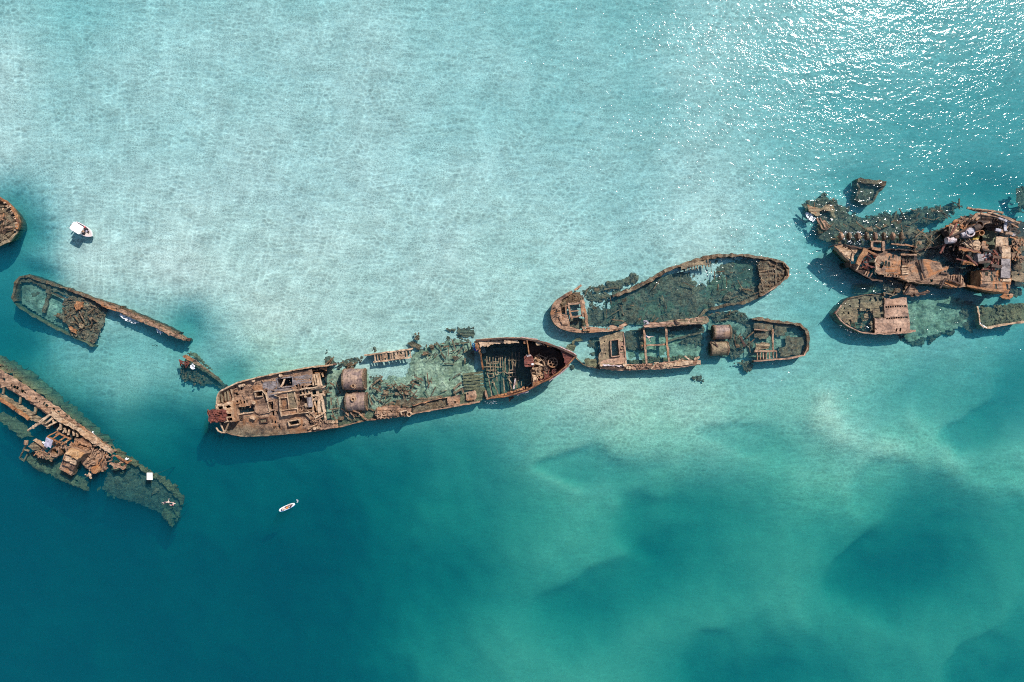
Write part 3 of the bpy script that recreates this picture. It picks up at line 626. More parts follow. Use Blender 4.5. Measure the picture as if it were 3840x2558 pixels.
for pl, z, mt in (([(372, 302), (730, 290), (738, 345), (610, 350), (525, 378), (440, 392), (392, 405)], 3.0, 'pale'), ([(745, 290), (958, 288), (962, 338), (850, 345), (745, 346)], 3.65, 'pale'), ([(1025, 290), (1075, 293), (1075, 345), (1030, 340)], 4.0, 'orange'), ([(1205, 318), (1290, 330), (1292, 372), (1240, 376), (1210, 350)], 4.2, 'pale'), ([(1310, 340), (1345, 350), (1338, 392), (1315, 375)], 4.35, 'orange'), ([(1370, 360), (1450, 378), (1440, 408), (1385, 402)], 4.5, 'orange'), ([(1462, 375), (1502, 395), (1495, 420), (1470, 410)], 4.6, 'red')):
    MB().plate(F3, pl, z, .1, [blobq(pl[0][0]+RND.uniform(60, 130), 318, 12)] if len(pl) > 5 and z < 3.2 else (), .09, .22, .08).put('side_stringer', M[mt], w1)
MB().plate(F3, [(1540, 405), (1690, 470), (1800, 524), (1700, 645), (1652, 672), (1640, 600), (1610, 560), (1600, 505), (1555, 440)], tilt((1600, 420, 4.6), (1800, 524, 5.0), (1660, 660, 4.5)), .12, (), .1, .25).put('foredeck', M['red'], w1, label='torn red foredeck in the point of the bow')
MB().plate(F3, [(1105, 335), (1400, 400), (1560, 470), (1620, 560), (1630, 660), (1500, 790), (1360, 880), (1180, 965), (1150, 700), (1120, 520)], .9, .15, (), .1, .4).put('winch_platform', M['dark'], w1)
MB().wall(F3, [(1092, 300, 3.6), (1110, 500, 3.0), (1140, 700, 2.2), (1165, 968, 2.0)], None, -3, .14, .1).put('bulkhead', M['dark'], w1)
MB().pipe(F3, [(1080, 298, 4.3), (1098, 400, 4.2), (1112, 505, 4.0)], .13, 8).put('deck_beam', M['orange'], w1)
MB().plate(F3, [(1040, 540), (1090, 515), (1150, 520), (1180, 560), (1182, 680), (1060, 688), (1040, 640)], 3.6, .2, [blobq(1060, 560, 8), blobq(1108, 660, 9)], .07, .25, .15).put('winch_house', M['red'], w1, label='square red winch house with scraps of white paint')
MB().wall(F3, [(1040, 540), (1150, 520), (1182, 680), (1060, 688)], 3.4, .9, .12, .08, True).put('winch_house_side', M['red'], w1)
MB().plate(F3, [(1146, 640), (1178, 636), (1180, 662), (1148, 664)], 3.72, .06, (), .02, .3, 0).put('paint_patch', M['white'], w1)
MB().plate(F3, [(1075, 515), (1130, 508), (1150, 530), (1085, 540)], 3.75, .08, (), .05, .3, .1).put('paint_patch', M['rub'], w1)
MB().plate(F3, [(1155, 700), (1250, 690), (1330, 610), (1400, 610), (1395, 700), (1330, 720), (1380, 760), (1330, 800), (1220, 840), (1160, 760)], 1.1, .2, [blobq(1290, 700, 20), blobq(1210, 780, 14)], .14, .25, .2).put('heap_plate', M['pale'], w1)
MB().junk(F3, [(1160, 560), (1300, 520), (1420, 620), (1360, 800), (1330, 850), (1180, 930), (1160, 720)], 60, 1.35, (.5, 2.0), (.08, .22)).put('heaped_machinery', M['pale'], w1, 'stuff')
MB().junk(F3, [(1180, 470), (1380, 460), (1390, 560), (1220, 560)], 16, 1.0, (.4, 1.6), (.05, .12)).put('loose_cable', M['dark'], w1, 'stuff')
MB().junk(F3, [(1400, 740), (1560, 700), (1480, 820), (1330, 890), (1200, 950), (1180, 900)], 22, 1.6, (.4, 1.2)).put('fallen_plating', M['red'], w1, 'stuff')
def wheel(cx, cy, r, z, mt, spokes=6, lift=0):
    m = MB(); c = Vector(pt(F3, cx, cy, z))
    P = [c+Vector((r*math.cos(a), r*math.sin(a), lift*math.sin(a))) for a in [2*math.pi*k/24 for k in range(25)]]
    m.tube(P, .13, 7, False); P = [c+Vector((.34*r*math.cos(a), .34*r*math.sin(a), 0)) for a in [2*math.pi*k/12 for k in range(13)]]
    m.tube(P, .11, 6, False)
    for k in range(spokes):
        a = 2*math.pi*k/spokes+.3; d = Vector((math.cos(a), math.sin(a), 0)); m.tube([c+d*.34*r, c+d*r+Vector((0, 0, lift*math.sin(a)))], .075, 6)
    m.put('gear_wheel', M[mt], w1)
MB().plate(F3, [(340, 320), (560, 290), (900, 285), (1300, 340), (1150, 900), (950, 1060), (500, 1150), (440, 760), (410, 540)], -1.25, .1, (), .1, .8).put('hold_shade_sheet', M['silt'], w1)  # dark sheet in place of the shaded water inside the bow
wheel(1462, 627, .87, 2.1, 'tan', 6); wheel(1372, 712, .45, 1.7, 'dark', 5); wheel(1490, 765, .48, 2.2, 'red', 5)
fr = [(490, 535, 502, 790), (535, 545, 540, 760), (582, 540, 585, 770), (620, 530, 615, 760), (672, 540, 672, 640), (690, 535, 690, 700), (720, 535, 726, 740), (765, 530, 765, 760), (820, 525, 822, 840), (865, 480, 870, 830), (920, 480, 912, 960), (968, 470, 960, 700), (500, 625, 672, 612), (480, 640, 670, 630), (440, 685, 775, 690), (480, 740, 642, 740), (620, 535, 722, 530), (800, 592, 985, 595), (930, 540, 980, 540), (820, 740, 885, 735), (800, 780, 910, 775), (805, 832, 928, 832), (500, 795, 582, 788), (510, 856, 602, 835), (497, 790, 516, 855), (583, 785, 602, 840), (610, 765, 632, 810), (632, 810, 740, 755), (640, 760, 690, 785), (740, 735, 800, 790), (730, 760, 760, 800), (520, 870, 570, 1130), (572, 880, 660, 1085), (740, 850, 742, 1062), (825, 840, 852, 1045), (930, 880, 935, 1000), (820, 910, 872, 1050), (560, 922, 602, 915), (800, 850, 860, 940), (960, 850, 952, 900), (995, 910, 998, 970), (640, 840, 640, 900)]
for i, r in enumerate(fr):
    MB().beam(F3, r[:2], r[2:], (RND.uniform(-.25, .2), RND.uniform(-.25, .2)), RND.uniform(.13, .2), .16, .25).put('hold_frame', M['pale' if i in (27, 28, 29, 19, 20, 21) else 'olive'], w1)
MB().beam(F3, (915, 850), (882, 1020), (.5, .3), .3, .25, .2).put('hold_frame', M['rub'], w1)
beams(w1, 'deck_beam', M['tan'], F3, [(870, 560, 895, 760, -.3, .45), (480, 560, 520, 700, -.5, .45)], .4, .15)
for k in range(10):
    x = 665+k*45; y = 1128-k*13.5
    MB().beam(F3, (x, y-12), (x+34, y-22), 1.0+k*.17, .3, .25, .2).put('frame_knee', M['orange'], w1)
MB().wall(F3, [(352, 292, 3.0), (370, 400, 2.6), (402, 520, 1.9), (400, 545, 1.2), (415, 620, .5), (436, 742, -.1)], None, -2.5, .3, .15).put('bulkhead', M['orange'], w1)
MB().wall(F3, [(470, 1040, .3), (482, 1100, .6), (492, 1172, .5)], None, -2.5, .3, .15).put('bulkhead', M['tan'], w1)
MB().plate(F3, [(322, 300), (362, 294), (385, 430), (340, 450), (325, 400)], 2.75, .1, [blobq(347, 415, 10)], .06, .25).put('corner_plate', M['orange'], w1)
MB().plate(F3, [(560, 1120), (700, 1095), (690, 1130), (580, 1148)], .5, .1, (), .08, .3).put('side_stringer', M['orange'], w1)
MB().plate(F3, [(860, 1050), (1040, 980), (1045, 1000), (870, 1075)], 1.5, .1, (), .08, .3).put('side_stringer', M['orange'], w1)
MB().plate(F3, [(1170, 915), (1320, 880), (1200, 970), (1168, 970)], 1.9, .1, (), .05, .3).put('side_stringer', M['orange'], w1)
MB().plate(F3, [(810, 1128), (860, 1118), (890, 1135), (830, 1200), (815, 1195)], .2, .1, (), .1, .2).put('torn_plate', M['dark'], w1)

MB().floor(F2, [(60, 640), (300, 700), (640, 640), (700, 760), (1180, 780), (1250, 560), (1300, 450), (1520, 370), (1900, 250), (2150, 330), (2200, 1080), (1300, 1280), (800, 1360), (300, 1460), (80, 1400)], -.85).put('silted_floor', M['weedfloor'], w1)
# boilers, the loose side frame and the crusted rubble lying in the sunken middle
def boiler(F, a, b, r, z, label, dome=None, group='boilers lying in the wrecks', n=30, mt='boiler'):
    t_ = thing('ship_boiler', label, 'boiler', F, ((a[0]+b[0])/2, (a[1]+b[1])/2), group, z-r)
    A, B = Vector(pt(F, *a, z)), Vector(pt(F, *b, z)); d = (B-A).normalized()
    mb = MB(); k_ = 14; mb.tube([A+(B-A)*(i/k_) for i in range(k_+1)], r, n)
    sd_ = RND.random()*50; U = Vector((-d.y, d.x, 0)); 
    for i, v in enumerate(mb.v):
        v = Vector(v); ax = A+d*(v-A).dot(d); q = v-ax; w = noise.noise((ax.x*.9+sd_, q.z*.9, q.dot(U)*.9)); ring = .05 if (i//n) in (4, 9) else 0
        mb.v[i] = tuple(ax+q*(1+.045*w-.10*max(0, w-.25)+ring*.5))
    mb.put('shell', M[mt], t_)
    for c in (A, B):
        MB().tube([c-d*.12, c+d*.12], r+.06, n).put('end_flange', M['crustb'], t_)
    u = Vector((-d.y, d.x, 0)); m = MB()
    for k in range(n):
        a_ = 2*math.pi*k/n
        for c, sgn in ((A, -1), (B, 1)):
            p = c+u*math.cos(a_)*(r*.93)+Vector((0, 0, math.sin(a_)*r*.93)); m.tube([p, p+d*sgn*.22], .09, 5)
    m.put('stay_bolts', M['tan'], t_, 'stuff')
    if dome:
        x, y = dome; w = Vector(pt(F, x, y, z+r)); off = abs((w-A).dot(u)); zt = z+math.sqrt(max(.1, r*r-off*off))
        MB().post(F, dome, .62, zt-.8, zt+.12, 14).put('manhole_pad', M['tan'], t_); MB().post(F, dome, .36, zt-.2, zt+.62, 12, True).put('steam_dome', M['pale'], t_)
    return t_
boiler(F2, (345, 832), (632, 828), 2.0, .15, 'big barrel boiler, upper of the two amid the longest wreck', (462, 925))
boiler(F2, (385, 1146), (655, 1140), 1.72, .0, 'big barrel boiler with a torn side, lower of the two amid the longest wreck', (460, 1112))
fp = thing('side_frame', 'tan rusty ladder-like side frame standing up beside the large boilers', 'wreck piece', F2, (1000, 500), None, -1.5)
MB().beam(F2, (620, 497), (1300, 402), 1.35, .3, .22).put('top_rail', M['pale'], fp)
MB().beam(F2, (748, 590), (1278, 522), .75, .28, .3).put('lower_rail', M['pale'], fp)
for x, ww in ((772, .26), (806, .2), (850, .26), (886, .4), (934, .34), (982, .26), (1015, .34), (1062, .46), (1105, .3), (1165, .42), (1212, .22), (1262, .2)):
    t_ = (x-748)/530; y0 = 478-(x-750)*.14; y1 = 588-t_*66
    MB().beam(F2, (x-8, y0), (x+6, y1), (1.25, .8), ww, .14).put('rib', M['pale'], fp)
MB().plate(F2, [(875, 500), (940, 492), (945, 520), (880, 530)], 1.05, .06, (), .06, .25).put('panel', M['pale'], fp)
MB().plate(F2, [(1040, 500), (1150, 480), (1160, 540), (1050, 555)], .95, .06, [blobq(1115, 478, 16)], .06, .25).put('panel', M['pale'], fp)
MB().wall(F2, [(640, 494), (740, 480), (900, 458), (1290, 404)], 1.2, -1.8, .1, .08).put('side_plate', M['tan'], fp)
def rubble(label, F, poly, zlo, zhi, n, size=(.15, .6), mt='crust', seed=0.0, bias=.1, junk=0, cell=.25, thin=-.05, zr=(-.25, .0), name='encrusted_rubble'):
    m = MB().mound(F, poly, zlo-.15, (zhi-.2 if not callable(zhi) else zhi), cell, .55, seed, bias)
    if n: m.rocks(F, poly, n, size, zr, lambda x, y: zlo, .7, thin)
    if junk: m.junk(F, poly, junk, zhi if not callable(zhi) else zlo, (.6, 2.4))
    o = m.put(name, M[mt]); return tag(o, label, 'rubble', None, 'stuff')
rubble('dark crusted engine room rubble around the two large boilers', F2, [(70, 830), (240, 790), (340, 760), (370, 1010), (680, 985), (730, 1180), (650, 1350), (280, 1400), (100, 1350), (60, 1000)], -1.1, -.05, 240, seed=1.3, bias=.35, junk=44, mt='crustb')
rubble('dark crusted ridge of debris along the sunken upper side of the longest wreck', F2, [(40, 560), (90, 400), (130, 480), (230, 560), (450, 550), (610, 500), (740, 380), (830, 400), (700, 480), (640, 620), (520, 650), (300, 710), (230, 660), (60, 620)], -1.0, -.15, 170, seed=2.1, bias=.3, junk=8)
rubble('patchy crusted rubble between the side frame and the red bow', F2, [(1250, 440), (1500, 350), (1750, 240), (1900, 220), (2020, 180), (2170, 330), (2150, 520), (2030, 660), (1800, 640), (1650, 600), (1500, 560)], -1.2, -.35, 260, (.15, .7), seed=3.7, bias=.26, junk=40)
rubble('crusted heap crossing the sunken hold of the longest wreck', F2, [(690, 800), (850, 760), (900, 880), (1180, 900), (1290, 760), (1540, 750), (1570, 850), (1850, 770), (2000, 750), (2010, 850), (1850, 830), (1560, 900), (1400, 880), (1300, 1010), (1380, 1020), (1300, 1120), (1050, 1140), (900, 1050), (720, 1020)], -1.0, -.1, 330, (.15, .6), mt='crustb', seed=4.2, bias=.4, junk=44)
rubble('low crusted rubble along the inside of the long low hull side', F2, [(900, 1010), (1500, 960), (2000, 980), (2020, 1060), (1780, 1080), (1500, 1090), (1130, 1120), (960, 1180), (760, 1180), (760, 1080)], -1.2, -.45, 200, (.15, .5), seed=5.2, bias=.28, mt='crustb', junk=16)
MB().beam(F2, (690, 945), (860, 800), (-.2, .1), .4, .3, .2).put('fallen_beam', M['crustb'], w1)
beams(w1, 'fallen_beam', M['tan'], F2, [(320, 1210, 430, 1240, .5, .2), (400, 1260, 480, 1360, .2, .25), (460, 1265, 555, 1300, .9, .25), (530, 1300, 660, 1400, .4, .25), (300, 1240, 400, 1340, .3, .2)], .22)
for q_, z in (([(1230, 330), (1285, 290), (1440, 380), (1370, 425)], -.4), ([(1935, 110), (2150, 100), (2160, 240), (1940, 230)], -1.0), ([(1755, 115), (1890, 130), (1890, 170), (1770, 155)], -.7)):
    MB().plate(F2, q_, z, .15, (), .15, .3, .15).put('sunken_plate', M['crust'], w1)
MB().rocks(F2, [(1330, 180), (1385, 180), (1390, 290), (1340, 270)], 14, (.25, .5), (-.4, .1), lambda x, y: -.3).put('crust_lump', M['crust'], w1, 'stuff')
MB().mound(F2, [(1520, 1300), (1790, 1270), (1780, 1400), (1560, 1440)], -3.2, -1.9, .4, .5, 3.3, .1).put('sunken_plate', M['crust'], w1)
fl = thing('blue_float', 'small bright blue plastic float wedged by the broken corner of the red bow', 'float', F3, (320, 400), None, 0.3)
MB().plate(F3, [(270, 350), (292, 336), (312, 345), (322, 385), (300, 412), (285, 395)], tilt((270, 350, 1.3), (320, 390, 1.1), (300, 412, .9)), .3, [[(288, 352), (303, 352), (308, 378), (292, 380)]], .01, .3, .0).put('seat_panel', plain('float_light_blue', (.12, .45, .75), .4), fl)
MB().plate(F3, [(300, 405), (325, 412), (340, 440), (368, 452), (362, 464), (330, 458), (306, 436)], .8, .35, (), .02, .3, .03).put('float_body', plain('float_blue', (.01, .06, .40), .4), fl)

GRP = 'rusting shipwrecks in the shallows'
# ================================================================== oval sunken hull with a horseshoe stern deck
w2 = thing('shipwreck', 'oval sunken wreck with a tan horseshoe stern deck and square hatch, above the open-decked wreck', 'shipwreck', S0, (2500, 1110), GRP)
shoe = [(440, 700), (330, 758), (255, 805), (190, 855), (130, 935), (112, 1050), (125, 1130), (170, 1212), (260, 1280), (400, 1322), (560, 1346), (760, 1340), (922, 1326), (925, 1285), (720, 1255), (590, 1262), (590, 1310), (520, 1298), (400, 1258), (388, 1080), (275, 1062), (262, 980), (248, 910), (290, 830), (440, 745)]
MB().plate(F4, shoe, .75, .12, [blobq(150, 975, 10), blobq(192, 1030, 16), blobq(290, 1085, 9), blobq(220, 1120, 12), blobq(640, 1290, 12), blobq(375, 740, 10)], .035, .4, .06).put('stern_deck', M['tan'], w2)
MB().wall(F4, [(440, 700), (330, 757), (190, 852), (128, 932), (108, 1050), (122, 1132), (168, 1216), (260, 1285), (400, 1326), (560, 1350), (760, 1344), (925, 1328)], .8, -3.2, .18, .03).put('hull', M['tan'], w2)
MB().plate(F4, [(255, 870), (300, 820), (440, 740), (560, 720), (610, 830), (640, 900), (560, 880), (380, 915), (330, 940), (330, 1045), (265, 1050)], .1, .15, (), .1, .35, .12).put('sunken_deck', M['crust'], w2)
MB().rocks(F4, [(260, 860), (440, 750), (600, 760), (630, 880), (380, 915), (340, 1040), (270, 1040)], 70, (.1, .35), (0, .15), lambda x, y: .1).put('crust_lump', M['crustb'], w2, 'stuff')
MB().plate(F4, [(395, 1130), (640, 1120), (672, 1255), (590, 1262), (520, 1290), (400, 1250)], -.7, .1, (), .1, .4, .1).put('sunken_deck', M['crust'], w2)
MB().plate(F4, [(330, 900), (640, 860), (690, 1260), (340, 1180)], -1.6, .1, (), .1, .6).put('hold_shade_sheet', M['dark'], w2)  # dark sheet that makes the hatch opening read as shade
beams(w2, 'hatch_coaming', M['tan'], F4, [(382, 925, 428, 1145, 1.3, .38), (380, 915, 575, 890, 1.3, .38), (565, 870, 610, 1115, 1.35, .38), (420, 1112, 612, 1075, 1.3, .38)], .38, .8)
beams(w2, 'hatch_beam', M['tan'], F4, [(405, 1022, 540, 1010, .9, .22), (335, 930, 345, 1062, 1.0, .3), (330, 935, 385, 925, 1.0, .3), (600, 850, 675, 1255, .85, .45), (560, 862, 625, 850, .9, .3), (640, 1130, 672, 1125, .8, .3)], .3, .3)
MB().plate(F4, [(575, 850), (620, 845), (682, 1255), (650, 1256), (612, 1100)], .6, .1, [blobq(598, 920, 14), blobq(608, 980, 12), blobq(645, 1215, 12)], .1, .3).put('deck_strip', M['tan'], w2)
beams(w2, 'rail_stub', M['tan'], F4, [(470, 702, 580, 618, .9, .35), (575, 610, 520, 690, .5, .25)], .3, .4)
MB().wall(F4, [(270, 1170), (285, 1222), (375, 1222), (380, 1205)], 1.1, .7, .12, .03).put('mooring_bracket', M['tan'], w2)
MB().plate(F4, [(310, 1075), (385, 1085), (385, 1210), (300, 1215), (270, 1170)], .9, .1, (), .04, .3).put('deck_plate', M['tan'], w2)
MB().plate(F4, [(580, 1262), (725, 1250), (725, 1272), (590, 1292)], 1.1, .15, (), .05, .3).put('deck_plate', M['tan'], w2)
for x in (620, 652, 688, 708): MB().post(F4, (x, 1312), .2, .6, 1.3, 8).put('bollard', M['tan'], w2)
MB().junk(F4, [(130, 950), (230, 940), (260, 1160), (180, 1180)], 14, .8, (.3, .9), (.05, .12)).put('loose_chain', M['dark'], w2, 'stuff')
MB().plate(F4, [(740, 1300), (925, 1288), (1050, 1255), (1150, 1235), (1300, 1212), (1290, 1240), (1180, 1300), (1060, 1320), (930, 1328), (770, 1342)], .35, .15, [blobq(1000, 1290, 16), blobq(1120, 1265, 18), blobq(840, 1300, 12)], .2, .3, .25).put('torn_side_plate', M['tan'], w2)
MB().wall(F4, [(925, 1328), (1060, 1312), (1240, 1265)], .4, -2.5, .2, .3).put('hull', M['tan'], w2)
side = [(2297, 1111), (2360, 1088), (2430, 1056), (2500, 1012), (2555, 995), (2640, 968), (2690, 960), (2787, 956), (2850, 965), (2900, 974), (2938, 984), (2957, 1006), (2955, 1035), (2905, 1078), (2850, 1108)]
MB().wall(S0, side[:8], lambda x, y: .0+(x-2297)/500*.2, -2.4, .62, .12).put('hull', M['crustb'], w2)
MB().wall(S0, side[7:], lambda x, y: .15+(x-2787)/170*.35, -2.4, .5, .12).put('hull', M['orange'] if 0 else M['crustb'], w2)
MB().wall(S0, [(2943, 988), (2959, 1006), (2957, 1036), (2905, 1080), (2856, 1110)], .6, -2.2, .2, .08).put('bow_plate', M['tan'], w2)
MB().plate(F5, [(170, 238), (300, 208), (450, 180), (452, 222), (300, 252), (175, 275)], .75, .15, (), .08, .3).put('side_deck', M['olive'], w2)
beams(w2, 'frame_end', M['olive'], F5, [(x, 255-(x-230)*.15, x+3, 298-(x-230)*.15, .55, .18) for x in (232, 264, 296, 328, 362, 420)]+[(450, 170, 462, 250, .7, .3), (480, 165, 500, 255, .6, .3), (440, 222, 505, 212, .7, .25)], .2, .2)
MB().plate(F5, [(1080, 185), (1250, 175), (1378, 212), (1428, 285), (1405, 368), (1250, 490), (1100, 588), (1085, 470), (1105, 380), (1070, 280)], -.12, .2, [blobq(1395, 270, 18)], .1, .35, .3).put('sunken_deck', M['crust'], w2)
MB().rocks(F5, [(1090, 200), (1370, 215), (1420, 300), (1390, 370), (1110, 560)], 150, (.1, .4), (-.1, .12), lambda x, y: -.1).put('crust_lump', M['crustb'], w2, 'stuff')
beams(w2, 'deck_ridge', M['crustb'], F5, [(1085, 310, 1280, 270, .1), (1120, 400, 1150, 560, .1), (1280, 230, 1290, 480, .1), (1200, 200, 1380, 300, .05)], .3, .3)
MB().floor(S0, [(2200, 1090), (2330, 1100), (2560, 1015), (2640, 985), (2790, 970), (2900, 990), (2930, 1020), (2850, 1100), (2680, 1140), (2660, 1190), (2590, 1215), (2300, 1225), (2210, 1220)], -1.3).put('silted_floor', M['silt'], w2)
MB().wall(S0, [(2600, 1212), (2645, 1165), (2720, 1144), (2800, 1130), (2856, 1108)], -.3, -2.2, .55, .15).put('hull', M['crust'], w2)
rubble('dark crusted rubble filling the oval sunken wreck', S0, [(2190, 1080), (2285, 1068), (2330, 1085), (2440, 1048), (2560, 1005), (2640, 980), (2790, 968), (2860, 980), (2850, 1100), (2760, 1130), (2690, 1140), (2640, 1160), (2660, 1190), (2590, 1215), (2440, 1212), (2300, 1225), (2205, 1225)], -1.25, -.45, 900, (.15, .6), seed=2.4, bias=.38, thin=-.12, junk=40)
rubble('crusted boulder bank outside the oval wreck beside its upper rail', F4, [(960, 600), (1010, 545), (1130, 530), (1380, 440), (1490, 455), (1480, 540), (1380, 590), (1080, 700), (980, 700)], -1.0, -.2, 130, (.2, .6), seed=7.7, bias=.35)
rubble('crusted lumps trailing from the horseshoe stern of the oval wreck', F4, [(560, 690), (660, 640), (760, 570), (830, 640), (950, 620), (990, 780), (880, 860), (680, 860), (610, 780)], -1.1, -.2, 160, (.2, .6), seed=8.8, bias=.32)
rubble('brown crusted ridge inside the lower side of the oval wreck', F5, [(700, 560), (880, 500), (1080, 490), (1090, 600), (960, 660), (800, 690), (640, 650)], -.9, -.1, 130, (.2, .6), mt='crustb', seed=9.9, bias=.25)

# ================================================================== wreck with the flat deck, two bulwarks and crossing beams
w3 = thing('shipwreck', 'half-sunk wreck with flat hatch deck, long bulwarks and cross beams, beside the red bow', 'shipwreck', S0, (2580, 1300), GRP)
dk = [(690, 492), (820, 452), (930, 420), (1040, 392), (1082, 392), (1100, 560), (1115, 720), (1128, 905), (960, 912), (740, 930), (688, 905), (690, 742), (732, 700), (716, 570)]
zd = tilt((700, 500, -.1), (1080, 400, .05), (900, 900, .42))
MB().plate(F6, dk, zd, .15, [[(892, 540), (1004, 526), (1024, 764), (900, 783)], blobq(785, 545, 13), blobq(800, 746, 14), blobq(1068, 550, 10), blobq(1072, 760, 7), blobq(870, 680, 7)], .05, .4, .05).put('deck', M['olive'], w3)
MB().plate(F6, [(890, 800), (1035, 780), (1030, 560), (1098, 560), (1125, 905), (960, 910), (740, 928), (700, 900), (760, 870)], lambda x, y: zd(x, y)+.03, .05, [blobq(1065, 642, 20), blobq(1072, 760, 8)], .1, .4, .03).put('dry_deck', M['tanb'], w3)
MB().wall(F6, [(882, 532), (1006, 518), (1030, 772), (896, 792)], lambda x, y: zd(x, y)+.5, -.8, .2, .04, True).put('hatch_coaming', M['tanb'], w3)
MB().post(F6, (1066, 642), .42, 0, .55, 12, True).put('vent_ring', M['tanb'], w3)
MB().wall(F6, [(1090, 395), (1100, 560), (1115, 720), (1130, 905)], lambda x, y: zd(x, y)+.25, -1.8, .22, .08).put('deck_edge', M['tanb'], w3)
MB().plate(F6, [(475, 822), (560, 830), (642, 830), (668, 880), (692, 962), (560, 945), (482, 915)], -.18, .12, (), .12, .3, .1).put('sunken_deck', M['weed'], w3)
MB().wall(F6, [(335, 800), (400, 868), (470, 925), (600, 955), (720, 985)], .0, -2.2, .2, .08).put('hull', M['crustb'], w3)
MB().plate(F6, [(165, 640), (300, 522), (400, 476), (440, 540), (400, 548), (335, 560), (312, 640), (332, 722), (255, 700)], -.3, .3, (), .2, .35, .3).put('sunken_side_plate', M['weed'], w3)
lo = [(690, 935), (740, 928), (1090, 920), (1150, 905), (1300, 908), (1450, 898), (1620, 888), (1800, 872), (1950, 850), (2120, 838), (2290, 850), (2302, 905), (2080, 940), (1860, 962), (1660, 976), (1400, 988), (1100, 998), (900, 992), (720, 972)]
MB().plate(F6, lo, .85, .2, [blobq(1270, 915, 12), blobq(1560, 905, 10)], .05, .4, .08).put('bulwark', M['tanb'], w3)
MB().wall(F6, [(720, 974), (900, 994), (1100, 1000), (1400, 990), (1660, 978), (1860, 964), (2080, 942), (2302, 906)], .85, -2.8, .18, .05).put('hull', M['tanb'], w3)
MB().plate(F6, [(722, 908), (1085, 922), (1095, 945), (960, 950), (860, 935), (725, 948)], 1.25, .2, (), .08, .3).put('bulwark_cap', M['rub'], w3)
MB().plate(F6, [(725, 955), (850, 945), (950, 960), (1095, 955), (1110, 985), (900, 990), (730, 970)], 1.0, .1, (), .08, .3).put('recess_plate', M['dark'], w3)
MB().plate(F6, [(1890, 862), (2120, 850), (2302, 850), (2304, 908), (2090, 920), (1880, 940)], 1.1, .5, [blobq(2210, 880, 14)], .03, .35, .04).put('box_girder', M['pale'], w3)
MB().plate(F6, [(1660, 905), (1880, 880), (1885, 945), (1670, 970)], 1.0, .2, (), .06, .3).put('side_plate', M['pale'], w3)
MB().plate(F6, [(2180, 860), (2240, 855), (2235, 905), (2185, 908)], 1.13, .05, (), .03, .3).put('rust_patch', M['orange'], w3)
for x, y, r in ((735, 922, .3), (1105, 915, .36), (1150, 962, .3), (1185, 960, .3)): MB().post(F6, (x, y), r, .6, 1.5, 10).put('bollard', M['pale'], w3)
MB().rocks(F6, [(1640, 905), (1880, 880), (1870, 950), (1660, 970)], 30, (.08, .25), (0, .1), lambda x, y: 1.0).rocks(F6, [(1960, 825), (2030, 820), (2030, 855), (1960, 860)], 12, (.2, .4), (0, .2), lambda x, y: .9).rocks(F6, [(2215, 795), (2275, 795), (2275, 835), (2215, 835)], 10, (.25, .45), (0, .2), lambda x, y: .8).put('crust_lump', M['pale'], w3, 'stuff')
MB().junk(F6, [(1130, 920), (1700, 890), (1700, 960), (1150, 985)], 22, .9, (.3, 1.0), (.06, .16)).put('deck_scrap', M['tanb'], w3, 'stuff')
beams(w3, 'loose_beam', M['pale'], F6, [(1520, 980, 1610, 880, 1.3, .2), (1560, 885, 1640, 880, 1.2, .2), (2050, 780, 2125, 832, 1.1, .25)], .2)
up6 = [(1490, 248), (1600, 250), (1760, 240), (1900, 215), (2120, 190), (2354, 160), (2354, 262), (2200, 268), (2050, 290), (1940, 285), (1760, 305), (1600, 318), (1420, 330), (1400, 300)]
MB().plate(F6, up6, 1.1, .2, [blobq(2140, 225, 16), blobq(2190, 220, 12), blobq(2250, 215, 18)], .07, .4, .1).put('bulwark', M['tanb'], w3)
MB().plate(F5, [(0, 890), (140, 872), (300, 855), (470, 838), (500, 862), (498, 892), (440, 930), (300, 925), (160, 945), (0, 948)], 1.12, .2, [blobq(270, 888, 20), blobq(350, 885, 18), blobq(290, 890, 14)], .08, .35, .15).put('bulwark', M['olive'], w3)
MB().wall(F6, [(1420, 325), (1600, 315), (1760, 302), (1940, 282), (2350, 258)], 1.0, -2.4, .2, .08).put('hull', M['tanb'], w3)
MB().wall(F5, [(0, 945), (160, 943), (300, 923), (440, 928), (495, 892)], 1.0, -2.4, .2, .08).put('hull', M['tanb'], w3)
MB().beam(F6, (1890, 215), (1975, 300), 1.5, .4, .3, .3).put('rail_stub', M['dark'], w3)
MB().plate(F6, [(1395, 230), (1480, 225), (1500, 262), (1440, 285), (1408, 300)], 1.2, .1, [blobq(1440, 258, 10)], .12, .25, .2).put('torn_plate', M['steel'], w3)
beams(w3, 'cross_beam', M['tan'], F6, [(1403, 330, 1455, 905, .45, .38), (1748, 300, 1806, 885, .55, .4), (1450, 612, 1765, 594, .15, .3), (1370, 612, 1450, 640, .1, .3)], .36, .4)
beams(w3, 'sunken_beam', M['crust'], F6, [(1785, 542, 2354, 392, -.8, .35), (1450, 780, 1780, 850, -1.2, .3)], .3, .3)
boiler(F5, (550, 1022), (732, 1018), 1.34, .05, 'smaller purple-brown boiler, upper of the pair right of the cross beams', (0, 0) and None)
boiler(F5, (520, 1218), (702, 1212), 1.3, -.1, 'smaller weed-brown boiler, lower of the pair right of the cross beams', None, mt='olive')
beams(w3, 'fallen_pipe', M['dark'], F5, [(560, 1128, 605, 1200, 1.25, .22), (870, 1075, 915, 1180, .15, .4), (900, 1185, 940, 1170, .1, .3)], .25)
ro = [(1005, 862), (1120, 868), (1250, 892), (1350, 905), (1450, 915), (1570, 940), (1640, 990), (1665, 1060), (1670, 1150), (1655, 1230), (1620, 1290)]
MB().wall(F5, ro, .02, -2.6, .5, .1).put('hull', M['crustb'], w3)
